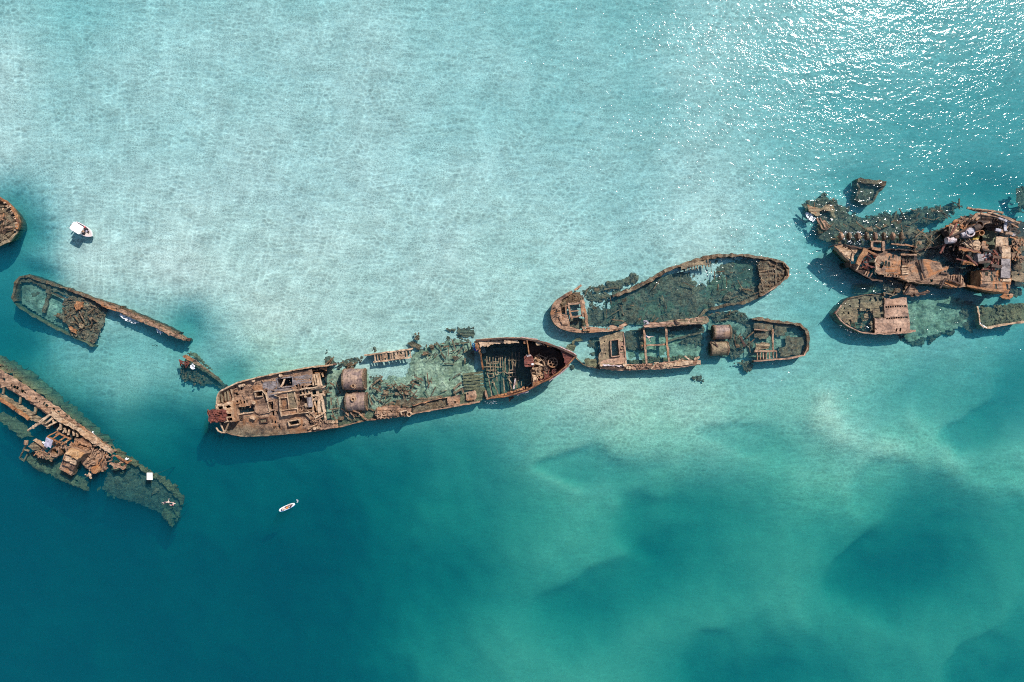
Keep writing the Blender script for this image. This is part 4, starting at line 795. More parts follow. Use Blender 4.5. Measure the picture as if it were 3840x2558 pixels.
MB().wall(F5, [(1660, 1200), (1620, 1292), (1540, 1312), (1450, 1330), (1330, 1338), (1180, 1352), (1025, 1362)], .35, -2.6, .26, .06).put('hull', M['tanb'], w3)
beams(w3, 'stern_beam', M['tan'], F5, [(1030, 1242, 1300, 1240, .5, .36), (1250, 990, 1255, 1235, .25, .3), (1030, 990, 1195, 1002, .2, .25)], .3, .35)
beams(w3, 'stern_frame', M['tan'], F5, [(x, 1245, x+2, 1345-(x-1060)*.06, .35, .2) for x in (1068, 1102, 1138, 1170, 1212, 1255, 1292)], .2, .25)
MB().plate(F5, [(1040, 1152), (1100, 1142), (1198, 1150), (1200, 1212), (1120, 1225), (1050, 1220)], .15, .3, (), .1, .3, .2).put('deck_block', M['olive'], w3)
MB().mound(F5, [(1005, 905), (1120, 900), (1250, 915), (1260, 1040), (1180, 1110), (1120, 1120), (1020, 1085)], -.5, .05, .3, .6, 2.2, .3).put('sunken_deck', M['crustb'], w3)
MB().mound(F5, [(1250, 905), (1450, 925), (1600, 965), (1640, 1050), (1640, 1220), (1580, 1290), (1330, 1325), (1310, 1180), (1390, 1180), (1400, 1050), (1600, 1080), (1610, 1000), (1430, 970), (1400, 1040), (1260, 1050)], -.7, -.12, .3, .6, 4.1, .25).put('sunken_deck', M['crust'], w3)
MB().mound(F5, [(1260, 905), (1430, 925), (1420, 1000), (1390, 1080), (1280, 1080)], -.7, -.12, .3, .6, 6.1, .3).put('sunken_deck', M['crust'], w3)
MB().floor(F5, [(480, 830), (900, 860), (1250, 900), (1570, 950), (1650, 1080), (1630, 1280), (1030, 1350), (760, 1320), (480, 1330)], -1.5).put('silted_floor', M['floor'], w3)
MB().floor(F6, [(1110, 400), (1420, 340), (2350, 270), (2350, 830), (1140, 900)], -1.55).put('silted_floor', M['weedfloor'], w3)
rubble('crusted rubble between the smaller boilers and the rounded stern of the beam-crossed wreck', F5, [(480, 800), (600, 790), (760, 760), (900, 800), (1000, 880), (1010, 1100), (1000, 1250), (940, 1190), (850, 1320), (750, 1330), (735, 1150), (740, 960), (900, 1060), (960, 960), (800, 880), (720, 890), (560, 900)], -1.2, -.2, 380, (.15, .65), seed=11.2, bias=.18, junk=12)
rubble('crusted wreckage fragment outside the ladder-like stern frames', F5, [(790, 1390), (870, 1365), (1020, 1350), (1030, 1400), (960, 1500), (910, 1490), (900, 1420)], -1.1, -.2, 50, (.2, .5), seed=12.2, bias=.3, name='wreckage_fragment')
rubble('dark weedy rubble in the hold beside the flat hatch deck', F6, [(1120, 380), (1240, 350), (1400, 345), (1405, 560), (1380, 700), (1250, 690), (1130, 640), (1105, 500)], -1.2, -.35, 200, (.2, .6), seed=13.3, bias=.15)
rubble('crusted rubble under the upper bulwark of the beam-crossed wreck', F6, [(1760, 320), (2354, 280), (2354, 600), (2230, 640), (2150, 560), (2000, 620), (1980, 520), (2180, 440), (2000, 420), (1800, 460)], -1.4, -.6, 200, (.2, .7), seed=14.3, bias=.02)
rubble('weed-covered rubble along the lower bulwark of the beam-crossed wreck', F6, [(1110, 780), (1230, 850), (1440, 830), (1700, 800), (2100, 780), (2300, 760), (2320, 840), (1800, 875), (1150, 905)], -1.0, -.15, 190, (.15, .5), mt='weed', seed=15.3, bias=.1)
rubble('sparse crusted rubble in the sunken fore end of the flat-decked wreck', F6, [(560, 500), (690, 480), (720, 560), (720, 680), (690, 800), (600, 780), (560, 740), (640, 700), (600, 640), (520, 640)], -1.3, -.4, 80, (.2, .5), seed=16.3, bias=.2)
for nm, L_, q_, mt in (('wreckage_fragment', 'small weedy debris under the lower box girder end', [(2080, 1090), (2160, 1110), (2350, 1060), (2354, 1180), (2260, 1180)], 'crust'), ('wreckage_fragment', 'small weedy debris under the point of the red bow', [(240, 930), (300, 920), (310, 980), (270, 1000)], 'crust')):
    rubble(L_, F6, q_, -1.2, -.6, 24, (.15, .4), mt=mt, seed=17, bias=.25, name=nm)

# ================================================================== big tangled wreck at the right edge
w4 = thing('shipwreck', 'tallest tangled wreck with torn bridge, pale pipes and pointed bow, at the right edge', 'shipwreck', S0, (3520, 960), GRP)
MB().plate(F7, [(472, 888), (530, 866), (640, 885), (742, 910), (735, 950), (705, 985), (690, 1065), (650, 1045), (600, 1010), (555, 965)], 2.6, .15, [quad(650, 925, 60, 10, .7), quad(585, 900, 50, 10, .3)], .05, .3, .1).put('foredeck', M['pale'], w4)
MB().wall(F7, [(470, 886, 2.8), (510, 925, 2.8), (558, 970, 2.7), (620, 1040, 2.6), (660, 1075, 2.4)], None, -3, .16, .05, lean=(850, 1000, .3)).put('hull', M['tanc'], w4)
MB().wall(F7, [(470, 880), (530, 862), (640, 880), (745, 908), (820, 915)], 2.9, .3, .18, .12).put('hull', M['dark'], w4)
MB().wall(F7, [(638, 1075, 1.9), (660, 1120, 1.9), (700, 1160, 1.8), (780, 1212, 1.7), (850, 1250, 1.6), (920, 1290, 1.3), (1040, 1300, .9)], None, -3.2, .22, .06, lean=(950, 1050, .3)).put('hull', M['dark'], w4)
MB().wall(F7, [(655, 1070, 2.4), (660, 1095, 2.1), (668, 1125, 1.9)], None, -3, .3, .05).put('hull', M['dark'], w4)
MB().mound(F8, [(380, 470), (560, 450), (790, 560), (800, 770), (640, 720), (480, 710), (380, 640)], -.5, .35, .28, .6, 5.7, .3, .5).put('sunken_machinery', M['dark'], w4)
MB().mound(F8, [(560, 240), (800, 200), (1000, 260), (1200, 400), (1080, 460), (940, 430), (800, 470), (600, 440)], -.4, .7, .28, .6, 9.7, .3, .5).put('sunken_machinery', M['dark'], w4)
beams(w4, 'fallen_beam', M['orange'], F7, [(745, 1108, 838, 930, (2.9, 3.1), .85, .4), (838, 938, 985, 992, (3.1, 2.9), .42, .35)], .5)
beams(w4, 'fallen_beam', M['pale'], F7, [(672, 1060, 690, 955, 2.9, .22), (690, 960, 720, 965, 2.9, .2), (728, 1168, 765, 1105, 2.5, .16), (940, 1075, 975, 1000, 2.6, .2), (955, 1080, 965, 1170, 2.2, .22), (960, 1085, 990, 1110, 2.2, .18)], .2)
MB().plate(F7, [(650, 1090), (740, 1110), (880, 1170), (850, 1248), (700, 1160)], 1.1, .12, (), .08, .3, .15).put('sunken_forecastle', M['dark'], w4)
MB().junk(F7, [(850, 960), (960, 1000), (930, 1140), (800, 1160), (780, 1110)], 22, 1.5, (.6, 1.8)).put('fallen_plating', M['red'], w4, 'stuff')
beams(w4, 'deck_frame', M['tan'], F7, [(845, 1250, 880, 1190, 1.6, .25), (880, 1265, 915, 1205, 1.5, .25), (820, 1235, 850, 1185, 1.6, .2), (680, 1110, 730, 1150, 1.9, .5), (700, 1100, 725, 1130, 2.0, .4)], .25)
zm = 1.25
MB().plate(S0, [(3180, 930), (3400, 940), (3560, 900), (3700, 830), (3850, 830), (3850, 1060), (3780, 1085), (3560, 1060), (3300, 1040)], -1.0, .15, (), .2, .7).put('hold_shade_sheet', M['dark'], w4)  # dark sheet painting the shade seen through gaps in the deck
md = [(965, 985), (1055, 962), (1150, 985), (1248, 1012), (1255, 1140), (1300, 1130), (1350, 1120), (1443, 1120), (1443, 1305), (1340, 1308), (1255, 1265), (1160, 1250), (1050, 1232), (990, 1215), (935, 1185), (965, 1090)]
hh = [quad(1155, 1012, 22, 42, .1), quad(1110, 1030, 18, 56, .3), quad(1025, 1110, 40, 80, .4), quad(1072, 1090, 24, 70, .2), quad(1108, 1105, 22, 60, .2), blobq(1150, 1100, 9)]+[quad(x, 1235, 16, 34, .2) for x in (1062, 1098, 1128, 1158, 1195, 1228)]
MB().plate(F7, md, zm, .12, hh, .06, .4, .08).put('deck', M['tanc'], w4)
MB().plate(F7, [(1075, 1135), (1150, 1122), (1238, 1125), (1240, 1222), (1180, 1225), (1110, 1215), (1070, 1180)], zm+.03, .05, [quad(1158, 1235-20, 12, 20)], .12, .3).put('deck_plate', M['orange'], w4)
for k in range(4): MB().beam(F7, (1262, 1128+k*28), (1345, 1124+k*28), zm+.3, .3, .25).put('deck_joist', M['pale'], w4)
m8 = [(62, 700), (130, 672), (240, 655), (330, 680), (385, 690), (400, 740), (465, 722), (440, 790), (480, 815), (560, 812), (600, 835), (632, 925), (560, 930), (510, 935), (470, 910), (420, 898), (300, 905), (180, 885), (90, 868), (0, 845), (0, 800)]
MB().plate(F8, m8, zm+.05, .12, [blobq(590, 860, 14), quad(295, 870, 24, 30), quad(230, 850, 30, 12), blobq(430, 780, 12), blobq(540, 845, 10)], .06, .4, .08).put('deck', M['tanc'], w4)
MB().plate(F8, [(80, 760), (240, 690), (380, 730), (400, 800), (300, 860), (150, 850)], zm+.1, .06, [], .12, .4).put('deck_plate', M['tanc'], w4)
MB().plate(F8, [(420, 895), (440, 850), (500, 875), (600, 915), (560, 932), (510, 936)], zm+.2, .1, (), .05, .3).put('side_plate', M['orange'], w4)
MB().wall(F8, [(0, 848), (90, 872), (180, 890), (420, 905), (510, 938), (640, 925)], zm+.1, -3, .18, .1).put('hull', M['tanc'], w4)
beams(w4, 'fallen_beam', M['dark'], F8, [(175, 665, 240, 845, 1.9, .3), (205, 660, 215, 760, 1.8, .22), (190, 740, 230, 770, 1.8, .2), (440, 850, 600, 908, 1.9, .25), (385, 940, 435, 845, 2.0, .26), (560, 830, 570, 880, 1.8, .3), (395, 790, 465, 800, 1.7, .3)], .25)
beams(w4, 'deck_joist', M['tan'], F8, [(470+k*24, 815, 465+k*24, 870+k*6, 1.5, .2) for k in range(6)], .2)
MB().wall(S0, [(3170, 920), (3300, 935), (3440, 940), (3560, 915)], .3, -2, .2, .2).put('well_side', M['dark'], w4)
# torn bridge front with its pale roof strip
bz = 2.8
bpoly = [(790, 760), (845, 740), (880, 700), (890, 640), (925, 590), (915, 560), (930, 432), (1045, 445), (1050, 520), (1072, 545), (1070, 840), (1080, 850), (1062, 960), (1050, 985), (900, 962), (780, 930)]
bh = [quad(835, 800, 34, 38, .1), quad(805, 760, 16, 36), quad(832, 752, 18, 36, .2), quad(860, 765, 18, 40), quad(885, 845, 22, 60), quad(910, 820, 12, 34), quad(962, 860, 22, 36), quad(930, 855, 12, 24), quad(928, 930, 20, 56), quad(1040, 930, 18, 56), quad(885, 795, 16, 30), blobq(940, 730, 40), blobq(938, 685, 14), blobq(950, 620, 34), quad(1060, 955, 14, 30)]
MB().plate(F8, bpoly, bz, .15, bh, .06, .4, .08).put('bridge_front', M['tanc'], w4, label='torn tan bridge front full of window holes')
MB().wall(F8, [(785, 762), (780, 930), (900, 962), (1050, 985)], bz, -2, .2, .06).put('bridge_side', M['orange'], w4)
for q_, z in (([(985, 530), (1070, 545), (1068, 655), (985, 650)], 3.15), ([(982, 655), (1068, 658), (1066, 845), (975, 835)], 3.2), ([(930, 440), (1040, 447), (1040, 515), (985, 530), (975, 590), (920, 588)], 3.0), ([(1000, 845), (1078, 850), (1072, 880), (990, 875)], 3.0)):
    MB().plate(F8, q_, z, .15, (), .03, .4, .05).put('roof_plate', M['pale'] if z != 3.2 else M['grey'], w4)
beams(w4, 'rail', M['orange'], F8, [(640, 918, 1050, 985, 3.0, .36, .5)], .3)
beams(w4, 'fallen_beam', M['dark'], F8, [(900, 640, 985, 640, 3.6, .5), (890, 720, 990, 730, 3.6, .55), (760, 690, 880, 680, 3.4, .5), (960, 530, 985, 600, 3.7, .35), (800, 560, 880, 580, 3.4, .3), (780, 920, 850, 905, 3.1, .4)], .4, .5)
MB().plate(F8, [(470, 640), (780, 600), (790, 930), (640, 900), (600, 820), (470, 780)], -1.1, .12, (), .08, .6).put('hold_shade_sheet', M['dark'], w4)  # shade of the open pit put in as a dark sheet
MB().plate(F8, [(750, 605), (808, 605), (812, 660), (800, 692), (752, 690)], 3.2, 1.2, (), .03, .3).put('deck_locker', M['grey'], w4)
MB().plate(F8, [(820, 610), (885, 595), (880, 670), (830, 680), (812, 650)], 2.4, .2, [blobq(845, 640, 10)], .08, .3, .2).put('side_plate', M['steel'], w4)
MB().plate(F8, [(605, 690), (640, 672), (745, 695), (752, 720), (690, 705), (610, 710)], 3.1, .2, (), .12, .25, .2).put('torn_plate', M['orange'], w4)
beams(w4, 'boom', M['red'], F8, [(540, 655, 700, 690, 2.8, .22), (640, 620, 750, 715, 3.2, .28), (385, 600, 440, 500, 2.2, .3), (560, 552, 780, 590, 3.0, .55), (480, 440, 548, 300, 2.6, .3)], .25)
MB().plate(F8, [(560, 548), (640, 560), (700, 572), (785, 585), (760, 600), (640, 580), (565, 570)], 3.2, .2, (), .08, .25).put('torn_plate', M['orange'], w4, label='bright orange torn edge in the middle of the tangle')
MB().plate(F8, [(595, 505), (640, 480), (750, 460), (775, 500), (770, 585), (700, 570), (640, 555), (630, 520)], 2.6, .2, [blobq(720, 535, 12)], .06, .3, .1).put('house_roof', M['pale'], w4)
MB().wall(F8, [(700, 462), (752, 455), (768, 420), (785, 395)], 3.4, 2, .3, .05).put('yellowed_panel', rust('rust_yellow', (.38, .26, .05), (.2, .12, .04), (.5, .38, .12), 1.2), w4)
MB().plate(F8, [(785, 490), (830, 485), (860, 560), (850, 575), (790, 570)], 2.4, .2, [blobq(840, 520, 12)], .08, .3, .1).put('torn_plate', M['tanc'], w4)
MB().plate(F8, [(380, 360), (470, 318), (560, 258), (650, 245), (700, 252), (690, 270), (600, 285), (520, 330), (390, 362)], 1.2, .3, (), .08, .3, .2).put('side_plate', M['tanc'], w4)
MB().plate(F8, [(472, 322), (550, 322), (580, 345), (560, 400), (480, 442), (470, 400)], 1.8, .2, (), .06, .3, .15).put('torn_plate', M['pale'], w4)
MB().plate(F8, [(570, 300), (640, 280), (655, 330), (590, 345)], 2.0, .2, (), .1, .3, .2).put('torn_plate', M['tanc'], w4)
MB().plate(F8, [(390, 365), (470, 335), (470, 440), (440, 450), (390, 400)], .3, .2, (), .08, .3).put('dark_hatch', M['dark'], w4)
for a, b, r, mt in (((440, 475, 2.6), (525, 468, 2.6), .62, 'rub'), ((525, 450, 3.0), (600, 420, 3.2), .3, 'dark'), ((585, 425, 3.4), (640, 405, 3.4), .42, 'steel'), ((640, 400, 3.6), (705, 370, 3.6), .55, 'steel'), ((705, 362, 3.8), (765, 340, 3.8), .6, 'dark'), ((480, 440, 3.1), (700, 335, 3.8), .2, 'dark')):
    MB().pipe(F8, [a, b], r, 14).put('pipe', M[mt], w4)
for x, y, r, mt in ((680, 395, .85, 'rub'), (735, 352, .8, 'orange'), (770, 320, .8, 'dark'), (790, 400, .5, 'orange')):
    MB().post(F8, (x, y), r, 2.2, 3.9, 14, True).put('vent_cowl', M[mt], w4)
MB().plate(F8, [(780, 228), (900, 235), (985, 265), (960, 320), (930, 372), (870, 382), (800, 330)], 1.6, .2, (), .08, .4, .2).put('house_floor', M['dark'], w4)
MB().plate(F8, [(790, 380), (930, 372), (925, 560), (860, 560), (800, 470)], .9, .2, (), .08, .4, .1).put('house_floor', M['silt'], w4)
beams(w4, 'mast_truss', M['tan'], F8, [(650, 152, 720, 180, 2.6, .35), (720, 180, 905, 195, 2.6, .4), (690, 165, 900, 180, 2.9, .2), (900, 185, 1000, 205, 2.6, .3), (780, 208, 990, 255, 3.6, .3), (850, 200, 1080, 265, 3.6, .3), (900, 205, 1110, 290, 3.8, .22), (990, 225, 1160, 305, 3.6, .22), (700, 268, 745, 210, 3.4, .5), (735, 275, 780, 215, 3.2, .4), (740, 208, 860, 215, 3.5, .35), (1080, 310, 1150, 350, 2.6, .2), (1000, 390, 1050, 310, 2.8, .6), (1020, 400, 1090, 410, 2.6, .5), (920, 385, 1000, 390, 2.8, .5), (800, 320, 870, 295, 2.8, .18)], .3, .3)
beams(w4, 'mast_truss', M['steel'], F8, [(960, 250, 1040, 285, 3.7, .45), (1000, 265, 1100, 285, 3.5, .4), (1030, 295, 1020, 380, 3.0, .5), (1050, 395, 1120, 430, 2.4, .5), (925, 370, 980, 380, 3.0, .5)], .4, .3)
MB().junk(F8, [(960, 230), (1160, 290), (1140, 360), (1040, 420), (940, 390)], 40, 2.2, (.5, 2.0), (.1, .3)).put('collapsed_mast', M['dark'], w4, 'stuff')
MB().junk(F8, [(560, 260), (780, 220), (800, 340), (700, 420), (560, 440)], 34, 2.0, (.5, 2.0), (.1, .3)).put('collapsed_plating', M['tanc'], w4, 'stuff')
MB().junk(F8, [(420, 480), (720, 440), (790, 560), (600, 640), (400, 600)], 34, 1.3, (.6, 2.4), (.1, .3)).put('collapsed_plating', M['dark'], w4, 'stuff')
MB().junk(F8, [(780, 560), (980, 580), (980, 760), (820, 760)], 26, 3.0, (.5, 1.8), (.1, .3)).put('collapsed_plating', M['red'], w4, 'stuff')
MB().pipe(F8, [(640, 450, 3.2), (665, 520, 3), (710, 560, 2.8), (705, 610, 2.6), (660, 640, 2.2)], .1, 6).put('hose', M['dark'], w4)
MB().pipe(F8, [(655, 445, 3.2), (690, 500, 3), (715, 545, 2.8)], .1, 6).put('hose', M['tanc'], w4)
MB().junk(F8, [(1080, 430), (1202, 440), (1202, 700), (1080, 640)], 36, .8, (.5, 2.0), (.15, .4)).put('broken_plating', M['tanc'], w4, 'stuff')
MB().plate(F8, [(1080, 770), (1190, 790), (1215, 795), (1215, 885), (1150, 880), (1088, 858)], .5, .2, [blobq(1150, 810, 14)], .06, .3, .1).put('side_deck', M['olive'], w4)
MB().plate(F8, [(1090, 590), (1140, 600), (1140, 670), (1095, 665)], .8, .3, (), .08, .3, .15).put('deck_block', M['tanc'], w4)
MB().mound(F8, [(1070, 430), (1215, 430), (1215, 800), (1075, 770)], -.3, .4, .3, .6, 8.2, .3).put('crusted_deck', M['crustb'], w4)
# half sunk ribs and pipes along the middle
for k, x in enumerate((538, 635, 740, 842, 942, 1045, 1148, 1248)):
    m = MB(); P = []
    for j in range(7):
        a = math.pi*j/6; p = pt(F7, x+16*math.sin(a), 805-(1-math.cos(a))*32, .05+.55*math.sin(a)); P.append(p)
    m.tube(P, .3, 8).rock(pt(F7, x+4, 775, .1), .55, .6).put('hull_frame', M['crustb' if k % 2 else 'tan'], w4)
beams(w4, 'hatch_beam', M['tan'], F7, [(1045, 830, 1042, 945, .9, .5), (1040, 955, 1090, 960, .5, .3), (915, 835, 910, 920, .5, .4), (920, 915, 1010, 930, .7, .5), (915, 830, 1030, 832, .3, .3), (1250, 985, 1443, 990, .9, .3), (1140, 860, 1300, 880, .2, .3), (1300, 870, 1443, 900, .2, .3)], .3, .4)
MB().plate(F7, [(1260, 985), (1443, 985), (1443, 1110), (1270, 1110)], .2, .1, [quad(1300+k*32, 1050, 16, 60) for k in range(4)], .08, .3).put('sunken_hatch', M['dark'], w4)
MB().plate(F7, [(150, 402), (200, 425), (300, 438), (372, 410), (470, 395), (462, 470), (482, 560), (448, 545), (430, 510), (400, 465), (330, 458), (292, 475), (300, 520), (262, 540), (205, 495), (165, 470)], tilt((150, 410, .75), (460, 420, -.15), (300, 520, .15)), .15, (), .08, .3, .1).put('bow_plate', M['olive'], w4)
MB().plate(F7, [(150, 402), (205, 425), (262, 440), (250, 520), (205, 498), (170, 475)], tilt((150, 410, .8), (260, 440, .45), (205, 495, .45)), .1, (), .06, .3).put('bow_plate', M['orange'], w4)
beams(w4, 'sunken_rail', M['tan'], F7, [(265, 560, 330, 690, .25, .35), (300, 560, 380, 695, .3, .3), (330, 690, 385, 695, .3, .25), (330, 585, 420, 660, .0, .6)], .3)
rubble('dark crusted rubble sloping out above the tallest tangled wreck', F7, [(80, 380), (200, 360), (330, 270), (370, 220), (400, 290), (480, 350), (640, 420), (660, 520), (800, 600), (900, 570), (1050, 520), (1180, 540), (1330, 520), (1443, 480), (1443, 700), (1300, 850), (1040, 850), (740, 880), (480, 870), (300, 800), (240, 720), (300, 560), (150, 480)], -1.2, -.1, 620, (.2, .6), seed=21.1, bias=.3, junk=24, thin=-.1)
rubble('dark crusted bank under the pale mast of the tallest wreck', F8, [(0, 300), (130, 200), (300, 180), (450, 170), (420, 260), (330, 300), (200, 330), (120, 400), (0, 420)], -1.8, -.7, 180, (.2, .8), seed=22.1, bias=.1)
rubble('dark weedy debris fringe above the ribs and mast of the tallest wreck', F7, [(560, 470), (700, 500), (860, 540), (1060, 480), (1200, 500), (1443, 440), (1800, 400), (1960, 330), (2000, 420), (1760, 560), (1443, 640), (1000, 700), (640, 640)], -1.5, -.5, 260, (.2, .6), seed=41.3, bias=.12, junk=18, thin=-.1)
rubble('brown crusted deck remains between ribs and tan deck of the tallest wreck', F8, [(0, 400), (120, 330), (240, 390), (420, 360), (450, 470), (380, 600), (200, 640), (0, 620)], -.6, .1, 240, (.15, .55), mt='crustb', seed=23.1, bias=.22, junk=14)
rubble('crusted lumps along the waterline under the tan deck of the tallest wreck', F7, [(940, 1290), (1090, 1300), (1260, 1290), (1330, 1310), (1443, 1310), (1420, 1430), (1250, 1420), (1180, 1480), (1060, 1440), (1040, 1340)], -.7, -.05, 120, (.15, .5), mt='crustb', seed=24.1, bias=.15, junk=10)
fr4 = thing('wreckage_fragment', 'rust-brown torn plate fragment between the tallest wreck and the slotted bow', 'wreck piece', F8, (140, 960), None, -1)
MB().plate(F8, [(22, 1000), (45, 920), (62, 885), (120, 915), (150, 960), (180, 985), (265, 962), (280, 985), (200, 1015), (100, 1020)], .4, .3, (), .08, .3, .25).put('plate', M['tan'], fr4)
beams(fr4, 'stiffener', M['dark'], F8, [(40, 1000, 110, 890, .8, .22), (60, 990, 95, 910, .7, .2), (130, 1005, 275, 975, .7, .35)], .2)
MB().plate(F8, [(980, 1020), (1020, 992), (1090, 1000), (1100, 1030), (1060, 1050), (990, 1045)], .25, .3, [blobq(1050, 1015, 10)], .08, .3, .15).put('torn_plate', M['tanc'], w4)
beams(w4, 'sunken_frame', M['crustb'], F7, [(1055, 1430, 1060, 1470, .3, .25), (1060, 1435, 1150, 1460, .3, .25), (1150, 1470, 1190, 1400, .4, .25)], .25)

# ================================================================== slotted bow below it and its sunken after part
w5 = thing('shipwreck', 'pointed low wreck with a tan slotted after deck, under the tallest wreck', 'shipwreck', S0, (3300, 1170), GRP)
z5 = tilt((300, 700, -.05), (1200, 1090, .42), (1650, 410, -.02))
fd = [(300, 700), (340, 640), (395, 560), (510, 430), (620, 395), (730, 375), (940, 335), (1220, 330), (1235, 520), (1130, 545), (1235, 545), (1245, 790), (1040, 800), (1042, 1065), (820, 1055), (700, 1020), (580, 958), (450, 870), (370, 800)]
fh = [quad(750, 500, 42, 165, .02), quad(735, 745, 48, 280, .0), quad(880, 630, 150, 44, -.03), quad(995, 745, 56, 170), quad(1005, 950, 60, 200), quad(1180, 615, 78, 130), quad(1188, 752, 66, 66), quad(960, 430, 42, 70, .2), quad(1060, 430, 50, 100, -.3), quad(1160, 420, 60, 90), blobq(555, 560, 26), quad(580, 880, 40, 120, -.4), blobq(450, 615, 20), blobq(440, 700, 20), blobq(530, 700, 24), quad(880, 760, 90, 90), quad(860, 840, 110, 26), blobq(780, 970, 24), quad(850, 640, 60, 24)]
MB().plate(F6 if 0 else G6, fd, lambda x, y: min(z5(x, y), .1)-.18, .12, fh, .1, .3, .1).put('sunken_foredeck', M['olive'], w5)
MB().rocks(G6, [p for p in fd], 200, (.08, .28), (-.05, .05), lambda x, y: min(z5(x, y), .1)-.22, .5).put('crust_lump', M['crustb'], w5, 'stuff')
MB().plate(G6, [(320, 700), (500, 460), (1200, 350), (1240, 1060), (820, 1040), (560, 930)], -1.2, .1, (), .2, .6).put('hold_shade_sheet', M['silt'], w5)  # dark sheet giving the foredeck holes their shade
ad = [(1240, 405), (1400, 430), (1560, 395), (1668, 402), (1680, 480), (1692, 560), (1715, 720), (1742, 930), (1735, 1020), (1842, 1035), (1850, 1055), (1738, 1078), (1300, 1102), (1050, 1092), (1044, 800), (1258, 792), (1240, 600)]
ah = [[(1252, 566), (1460, 552), (1668, 546), (1674, 578), (1460, 588), (1256, 603)], [(1272, 796), (1480, 778), (1692, 766), (1698, 800), (1480, 812), (1276, 826)], quad(1475, 1032, 30, 70, .3), quad(1550, 1028, 30, 68, .2)]
MB().plate(G6, ad, lambda x, y: z5(x, y)+.08, .12, ah, .04, .3, .04).put('after_deck', M['tanb'], w5)
MB().plate(G6, [(1250, 420), (1660, 420), (1720, 1050), (1060, 1070), (1060, 820), (1250, 790)], -.9, .1, (), .1, .6).put('hold_shade_sheet', M['dark'], w5)  # shade in the deck slots put in as a dark sheet
m_ = MB()
for k in range(9): m_.beam(G6, (1290+k*46, 546), (1292+k*46, 600), .05, .12, .1).beam(G6, (1310+k*46, 775), (1312+k*46, 822), .12, .12, .1)
m_.put('slot_ties', M['tanb'], w5, 'stuff')
MB().wall(G6, [(1246, 400), (1240, 560), (1252, 800)], .15, -1, .14, .05).put('hatch_coaming', M['tanb'], w5)
MB().wall(G6, [(1040, 800), (1045, 1060)], .2, -1.2, .14, .05).put('hatch_coaming', M['dark'], w5)
MB().wall(G6, [(400, 540), (370, 580), (330, 640), (282, 695), (305, 740), (370, 835), (450, 900), (570, 978), (700, 1045), (800, 1080), (1000, 1106), (1300, 1110), (1740, 1082), (1850, 1052)], lambda x, y: z5(x, y)+.35, -2.8, .2, .06).put('hull', M['tanb'], w5)
MB().wall(G6, [(400, 540), (510, 428), (620, 393), (730, 372), (940, 333), (1230, 328)], -.12, -2.6, .2, .08).put('hull', M['crust'], w5)
MB().beam(G6, (282, 700), (265, 690), .6, .5, .5, .2).put('stem_head', M['red'], w5)
MB().rocks(G6, [(1750, 1035), (1845, 1035), (1845, 1055), (1750, 1065)], 20, (.1, .25), (0, .15), lambda x, y: .4).put('crust_lump', M['pale'], w5, 'stuff')
beams(w5, 'deck_seam', M['dark'], G6, [(1050, 990, 1090, 1020, .5, .12), (1600, 985, 1720, 945, .45, .1)], .12, .06)
MB().floor(F8, [(-30, 1040), (80, 1060), (540, 1010), (740, 1080), (760, 1300), (380, 1400), (100, 1480), (20, 1400), (-30, 1370)], -1.5).put('silted_floor', M['weedfloor'], w5)
w5b = thing('sunken_deck_section', 'sunken weedy deck section with pale rounded corner, at the right edge below the bridge', 'wreck piece', F8, (980, 1200), None, -2)
MB().floor(F8, [(755, 1105), (900, 1115), (1010, 1098), (1235, 1070), (1235, 1280), (1000, 1312), (900, 1335), (825, 1338), (775, 1312), (752, 1200)], -.55, 2.2, .5).put('deck', M['weed'], w5b)
MB().wall(F8, [(750, 1120), (762, 1200), (772, 1290), (800, 1325), (850, 1332), (1000, 1302), (1100, 1285), (1215, 1275)], .05, -3, .35, .08).put('hull_edge', M['pale'], w5b)
MB().rocks(F8, [(780, 1120), (1200, 1090), (1200, 1260), (830, 1310)], 160, (.15, .5), (-.2, .05), lambda x, y: -.5).put('crust_lump', M['weed'], w5b, 'stuff')
rubble('dark crusted ridge between the tallest wreck and the sunken deck section', F8, [(560, 1090), (680, 1070), (730, 1120), (745, 1290), (690, 1380), (620, 1310), (590, 1200)], -1.4, -.3, 110, (.2, .6), seed=25.1, bias=.2)
rubble('dark crusted bank trailing right of the slotted bow', F8, [(0, 1395), (140, 1385), (250, 1375), (370, 1285), (520, 1280), (510, 1390), (330, 1430), (260, 1520), (110, 1500), (20, 1450)], -2.0, -.8, 150, (.2, .7), seed=26.1, bias=.15)
rubble('yellow-green weedy sand bank above the slotted bow', G6, [(640, 190), (720, 120), (1000, 110), (1200, 140), (1200, 290), (800, 340), (640, 320)], -1.5, -1.2, 30, (.2, .4), mt='weed', seed=27.1, bias=.35)
rubble('weedy low rubble under the torn bridge of the tallest wreck', F8, [(980, 1060), (1215, 1000), (1215, 900), (1080, 900), (1060, 1000)], -1.2, -.3, 80, (.2, .6), seed=28.1, bias=.1)

